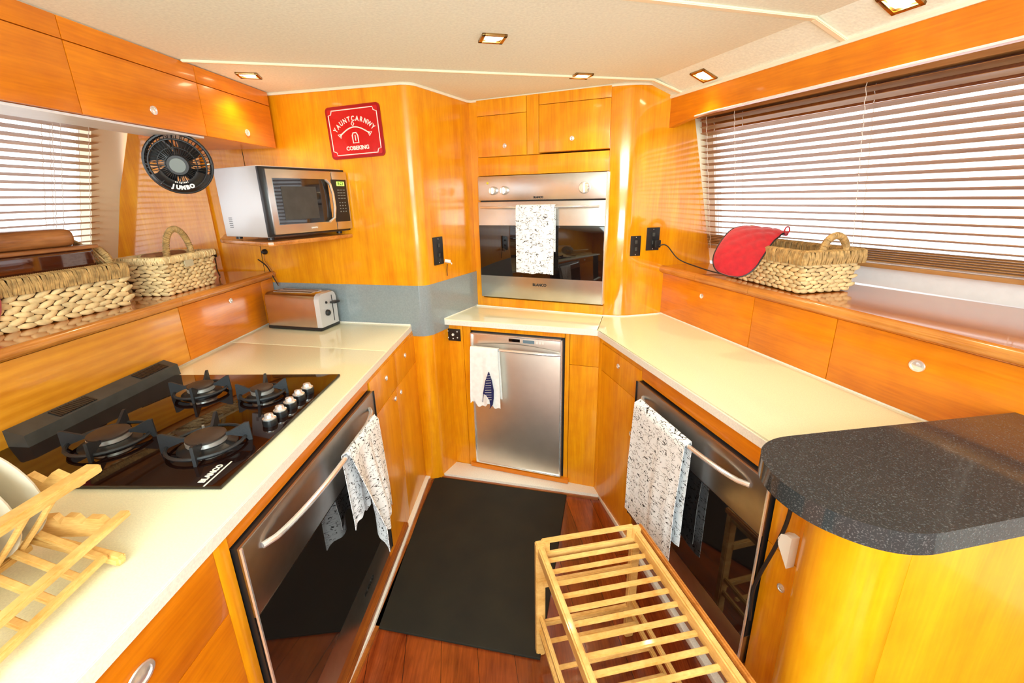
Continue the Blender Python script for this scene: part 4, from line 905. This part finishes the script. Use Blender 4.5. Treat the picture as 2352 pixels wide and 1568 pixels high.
# left large basket: front face almost parallel to the ledge
BK1 = Frame(-1.262, 1.468, .175, .985)
basket('wicker_basket', 'large seagrass basket full of bowls at the left picture edge', BK1, -.46, .0, -.0, .17, LZ + .001, .138, .004, .045, GB, [(.0, .085, 0, 1)], hr=.060, hw=.055, rowh=.0155, st=.036, seed=4)
BK2 = Frame(-1.255, 1.585, .62, .785)
BK2 = Frame(-1.226, 1.600, .03, 1.0)
bk = basket('wicker_basket', 'small seagrass basket with an arched handle and a tag', BK2, .0, .250, .0, .135, LZ + .001, .136, .008, .020, GB, [(.085, -.008, 1, 0)], hr=.098, hw=.062, seed=8, rimmat='grass1', hmat='grass2')
bk.p('tag', G().prismy(rrect(.022, .012, .006), -.002, .002), 'tag')
tg = bpy.data.objects['tag']; tg.location = tg.location + Vector((.105, -.020, LZ + .104)) 
# red oven mitt over the right basket
mt_ = T('oven_mitt', 'red quilted oven mitt draped over the right basket', 'oven mitt', WORLD, (.85, 1.70, 1.12))
sp3 = [Vector((1.00, 1.765, 1.204)), Vector((.955, 1.750, 1.206)), Vector((.905, 1.725, 1.190)), Vector((.858, 1.690, 1.150)), Vector((.826, 1.668, 1.105)), Vector((.806, 1.655, 1.055))]
sp3 = [Vector((0, 0, 1.35)) + (p - Vector((0, 0, 1.35))) * .955 for p in sp3]
def spine(s):
    s = max(0, min(.9999, s)) * (len(sp3) - 1); i = int(s); f_ = s - i; p0 = sp3[max(i - 1, 0)]; p1 = sp3[i]; p2 = sp3[i + 1]; p3 = sp3[min(i + 2, len(sp3) - 1)]
    return .5 * ((2 * p1) + (p2 - p0) * f_ + (2 * p0 - 5 * p1 + 4 * p2 - p3) * f_ ** 2 + (3 * p1 - p0 - 3 * p2 + p3) * f_ ** 3)
def mshell(sign):
    def f(u, v):
        p = spine(v); t_ = (spine(v + .02) - spine(v - .02)).normalized(); side = Vector((.78, -.60, -.10)); side = (side - t_ * side.dot(t_)).normalized(); n = side.cross(t_).normalized()
        w_ = .070 + .008 * math.sin(min(v * 1.3, 1) * math.pi * .8)
        if v > .74: w_ *= math.sqrt(max(0, 1 - ((v - .74) / .26) ** 2))
        q = (u * 2 - 1); quilt = .0042 * (abs(math.sin((q * w_ + v * .26) * 62)) * abs(math.sin((q * w_ - v * .26) * 62))) ** .5
        th = (.010 + quilt) * math.sqrt(max(0, 1 - q * q)) * sign
        return p + side * q * w_ + n * th
    return f
nn = G(); nn.grid(mshell(1), 28, 44); nn.grid(mshell(-1), 28, 44); bmesh.ops.remove_doubles(nn.bm, verts=nn.bm.verts, dist=.0003)
mt_.p('mitt_body', nn, 'redcloth', sharp=80)
def edgepts():
    o_ = []
    for v in [i / 40 for i in range(41)]: o_.append(mshell(0)(0.0, v))
    for v in [1 - i / 40 for i in range(41)]: o_.append(mshell(0)(1.0, v))
    return o_
ep = edgepts(); mt_.p('binding', G().tube(ep, .0028, 6, cap=True), 'cordblack')
mt_.p('cuff', G().tube([mshell(0)(i / 10, 0.01) for i in range(11)], .008, 8), 'redcloth')
lp = mshell(0)(1.0, .02); mt_.p('hanging_loop', G().tube([lp + Vector((a * .0 + .016 * math.sin(b), .012 * math.sin(b), .012 - .012 * math.cos(b))) for a, b in [(0, 2 * math.pi * i / 16) for i in range(16)]], .0025, 6, closed=True), 'redcloth')
# things in the left basket
tq = T('serving_dish', 'amber brown glass dish lying in the large left basket', 'dish', BK1, (-.2, .08, LZ + .13), None)
tq.p('dish', G().box(-.40, -.045, .02, .15, LZ + .105, LZ + .192, .012, 4), 'brownglass'); tq.p('rim', G().box(-.41, -.035, .012, .158, LZ + .190, LZ + .201, .004, 3), 'bowlwood')
g = G(); n_b = 24
def bowl(u, v):
    a = math.pi * (u * 2 - 1); r = .5 * math.pi * v; L_ = .17; return (-.225 + L_ * math.cos(a) * math.sin(r), .085 + .055 * math.sin(a) * math.sin(r), LZ + .158 + .045 * math.cos(r) ** .8 if r < math.pi / 2 - .01 else LZ + .158)
one('wooden_bowl', G().box(-.40, -.075, .030, .140, LZ + .200, LZ + .252, .0245, 7), 'bowlwood', fr=BK1, base=(-.215, .085, LZ + .200), label='long dark wooden bowl upturned on top of the large left basket', cat='bowl')
g = G(); 
for i in range(6): g.tube([(.0 - i * .004, .03 + i * .012, LZ + .125), (-.03 - i * .004, .05 + i * .010, LZ + .185 + .004 * i), (-.06, .09, LZ + .225)], .003, 5)
one('whisk_broom', g, 'grass2', fr=BK1, base=(-.02, .06, LZ + .125), label='dry straw bundle poking out of the large left basket', cat='straw bundle')
def redm(u, v):
    a = (u * 2 - 1); w_ = .055 * math.sqrt(max(0, 1 - max(0, v - .6) ** 2 / .16)); return None
one('oven_mitt', G().blob((-.405, -.020, LZ + .085), (.070, .016, .078), Matrix.Rotation(R(12), 3, 'X'), 20, 10), 'redcloth', fr=BK1, base=(-.405, -.02, LZ + .085), label='red oven mitt hanging over the large basket at the left picture edge', cat='oven mitt')
one('leather_pouch', G().box(.03, .19, .04, .10, LZ + .085, LZ + .145, .012, 3), 'leather', fr=BK2, base=(.1, .07, LZ + .085), label='brown pouch inside the small left basket', cat='pouch')
# mosaic dish leaning behind the hob vent
MD = Frame(-1.208, 1.24, 0.05, 1)
t = T('mosaic_dish', 'small dark round dish with pink mosaic chips behind the hob', 'dish', MD, (.05, .0, C1))
rm_ = Matrix.Rotation(R(12), 3, 'X')
t.p('dish', G().lathe([(.045, 0), (.046, .004), (.03, .012), (.012, .014)], (.05, .010, C1 + .048), 'y', 24, mtx=rm_), 'black')
for i in range(14):
    a = i * 2.399; r_ = .010 + .030 * math.sqrt(i / 14); t.p('mosaic_chip', G().blob((.05 + r_ * math.cos(a), -.003, C1 + .048 + r_ * math.sin(a)), (.0055, .002, .003), Matrix.Rotation(a, 3, 'Y'), 6, 4), 'pink' if i % 3 else 'ink')

# ================================================================ DISH RACK AND PLATES (on the left worktop, near the camera)
t = T('dish_rack', 'folding pale wooden dish rack on the left worktop', 'dish rack', WORLD, (-.70, .45, C1))
yf, yn = .63, .05
def rail(name, x, z, w_, h_, y0=yn, y1=yf, mat='bamboo', dx=-.0): t.p(name, G().bar((x + dx, y0, z), (x, y1, z), w_, h_, .002), mat)
rail('top_rail', -.674, .950, .024, .014, yn, .632, dx=-.02); rail('tray_rail', -.662, .853, .016, .011, yn, .645, dx=.02); rail('foot_rail', -.651, .822, .011, .011, yn, .578, dx=.03)
rail('inner_rail', -.79, .826, .012, .012, yn, .60); rail('outer_rail', -.93, .90, .014, .014, yn, .62)
for i in range(13):
    y = .575 - i * .040
    t.p('dowel', G().tube([(-.682, y, .945), (-.735, y + .004, .885), (-.786, y, .826)], .0046, 8), 'bamboo')
    t.p('tray_slat', G().bar((-.800, y + .036, .850), (-.650, y + .002, .818), .0115, .009, .002), 'bamboo')
    t.p('back_dowel', G().tube([(-.80, y, .83), (-.93, y, .90)], .0045, 8), 'bamboo')
# end feet with notches
for y in (.590, .10):
    ft = t.p('foot', G().bar((-.80, y + .02, .838), (-.632, y - .004, .807), .016, .018, .004), 'bamboo')
    zz = [(-.80, .835), (-.785, .86), (-.765, .862), (-.757, .848), (-.745, .862), (-.73, .860), (-.722, .846), (-.71, .858), (-.69, .856), (-.675, .835), (-.70, .822), (-.78, .822)]
    t.p('notched_block', G().hexa([(x, y + .035, z) for x, z in zz], [(x, y + .047, z) for x, z in zz]), 'bamboo')
zz = [(-.80, .93), (-.775, .955), (-.755, .94), (-.735, .958), (-.715, .945), (-.70, .958), (-.70, .93), (-.75, .915)]
t.p('notched_block', G().hexa([(x, .622, z - .01) for x, z in zz], [(x, .634, z - .01) for x, z in zz]), 'bamboo')
prof = [(.0, .0), (.055, .0), (.060, .004), (.085, .010), (.102, .014), (.103, .017), (.085, .0155), (.060, .008), (.0, .006)]
pm = None
for i, lab in enumerate(('stoneware plate at the back of the dish rack, nearest the hob', 'stoneware plate in the middle of the dish rack', 'stoneware plate in the dish rack nearest the camera')):
    y = .600 - i * .040; cx = -.822 + (0, .0, -.012)[i]; cz = .940 - i * .004
    if pm is None:
        g = G(); rings = []
        mx_ = Matrix.Rotation(R(-90), 3, 'X') @ Matrix.Identity(3)
        g.lathe([(max(r_, .0005), h) for r_, h in prof], (0, 0, 0), 'y', 40, mtx=Matrix.Rotation(R(8), 3, 'X'))
        pm = one('dinner_plate', g, 'plate', label=lab, cat='plate', group='plates in the dish rack'); pm.location = (cx, y, cz)
    else:
        c = pm.copy(); COL.objects.link(c); c.location = (cx, y, cz); c['label'] = lab

# ================================================================ SLATTED RACK ON THE FLOOR AND MAT
one('floor_mat', G().prism([(-.413, 2.013), (.247, 1.838), (.066, 1.034), (-.488, 1.158)], FLZ, FLZ + .010, .004, 3), 'mat', base=(-.1, 1.5, FLZ), label='dark olive rubber mat on the red timber floor', cat='mat')
a0 = Vector((.052, 1.070)); a1 = Vector((.372, 1.132)); ld = Vector((.212, -.977)); wd = (a1 - a0).normalized()
RK = Frame(a0.x, a0.y, .212, -.977)
wv = Frame(a0.x, a0.y, ld.x, ld.y)
t = T('slatted_rack', 'pale wooden slatted rack standing on the floor by the right oven', 'rack', WORLD, (.3, .7, FLZ))
def rp_(l, w_, z): p = a0 + ld * l + wd * w_; return Vector((p.x, p.y, z))
W_ = (a1 - a0).length; Lr = .95; zt = .40
for l in (.012, Lr - .012):
    for w_ in (.014, W_ - .014): t.p('leg', G().bar(rp_(l, w_, FLZ), rp_(l, w_, zt - .002), .028, .022, .003, up=(ld.x, ld.y, 0)), 'bamboo')
for w_ in (.014, W_ - .014): t.p('top_side_rail', G().bar(rp_(0.0, w_, zt - .028), rp_(Lr, w_, zt - .028), .018, .040, .004), 'bamboo')
t.p('rail_cap', G().bar(rp_(0.0, W_ + .004, zt - .010), rp_(Lr, W_ + .004, zt - .010), .010, .020, .004), 'woodedge')
for l in (.006, Lr - .006):
    t.p('end_rail', G().bar(rp_(l, .02, zt - .004), rp_(l, W_ - .02, zt - .004), .014, .013, .003), 'bamboo'); t.p('end_rail', G().bar(rp_(l + .01, .02, zt - .045), rp_(l + .01, W_ - .02, zt - .045), .012, .022, .003), 'bamboo')
    for ww in (.028, W_ - .028): t.p('end_block', G().bar(rp_(l + .004, ww, zt - .05), rp_(l + .004, ww, zt - .004), .012, .030, .002, up=(wd.x, wd.y, 0)), 'bamboo')
ns = 22
for i in range(ns):
    l = .045 + i * (Lr - .08) / (ns - 1); t.p('slat', G().bar(rp_(l, .02, zt - .040), rp_(l, W_ - .02, zt - .040), .015, .009, .003), 'bamboo')
for z in (.09, ):
    for w_ in (.014, W_ - .014):
        t.p('lower_side_rail', G().bar(rp_(.0, w_, z + .035), rp_(Lr, w_, z + .035), .012, .018, .003), 'bamboo'); t.p('lower_side_rail', G().bar(rp_(.0, w_, z - .02), rp_(Lr, w_, z - .02), .012, .018, .003), 'bamboo')
    for l in (.012, Lr - .012): t.p('cross_rail', G().bar(rp_(l, .02, z), rp_(l, W_ - .02, z), .014, .020, .003), 'bamboo')
    for i in range(11): l = .07 + i * .082; t.p('lower_slat', G().bar(rp_(l, .02, z - .005), rp_(l, W_ - .02, z - .005), .015, .008, .003), 'bamboo')
t.p('cross_rail', G().bar(rp_(.02, .02, .255), rp_(.02, W_ - .02, .255), .014, .025, .003), 'bamboo')

# ================================================================ DOWNLIGHTS
GDL = 'square ceiling downlights'
for (x, y, z, lab, ang) in ((-.924, 1.837, CE, 'square bronze downlight at far left, over the microwave', 14), (-.037, 1.496, CE, 'square bronze downlight in the middle of the ceiling', 14), (.287, 1.945, CE, 'square bronze downlight close to the back oven cupboards', 14), (.725, 1.870, 1.7605, 'square bronze downlight beside the right valance, farther one', 14), (.921, 1.234, 1.7665, 'square bronze downlight beside the right valance, cut by the top edge', 14)):
    fr = Frame(x, y, math.cos(R(ang)), math.sin(R(ang))); t = T('downlight', lab, 'ceiling light', fr, (0, 0, z), GDL)
    if z < 1.78: t.e.rotation_euler = (-math.atan(.045 / .12), 0, BR.rot)
    s = .036; g = G()
    for (x0, x1, y0_, y1_) in ((-s, s, -s, -s + .010), (-s, s, s - .010, s), (-s, -s + .010, -s, s), (s - .010, s, -s, s)): g.box(x0, x1, y0_, y1_, z - .006, z + .002, .001)
    o = t.p('bezel', g, 'bronze'); t.p('lens', G().lathe([(.024, -.003), (.024, .001)], (0, 0, z), 'z', 24), 'lens')
    l = bpy.data.lights.new('downlight_lamp', 'SPOT'); l.energy = 3.6; l.color = (1.0, .78, .50); l.spot_size = R(125); l.spot_blend = .8; l.shadow_soft_size = .02
    lo = bpy.data.objects.new('downlight_lamp', l); COL.objects.link(lo); lo.parent = t.e; lo.location = (0, 0, -.012)
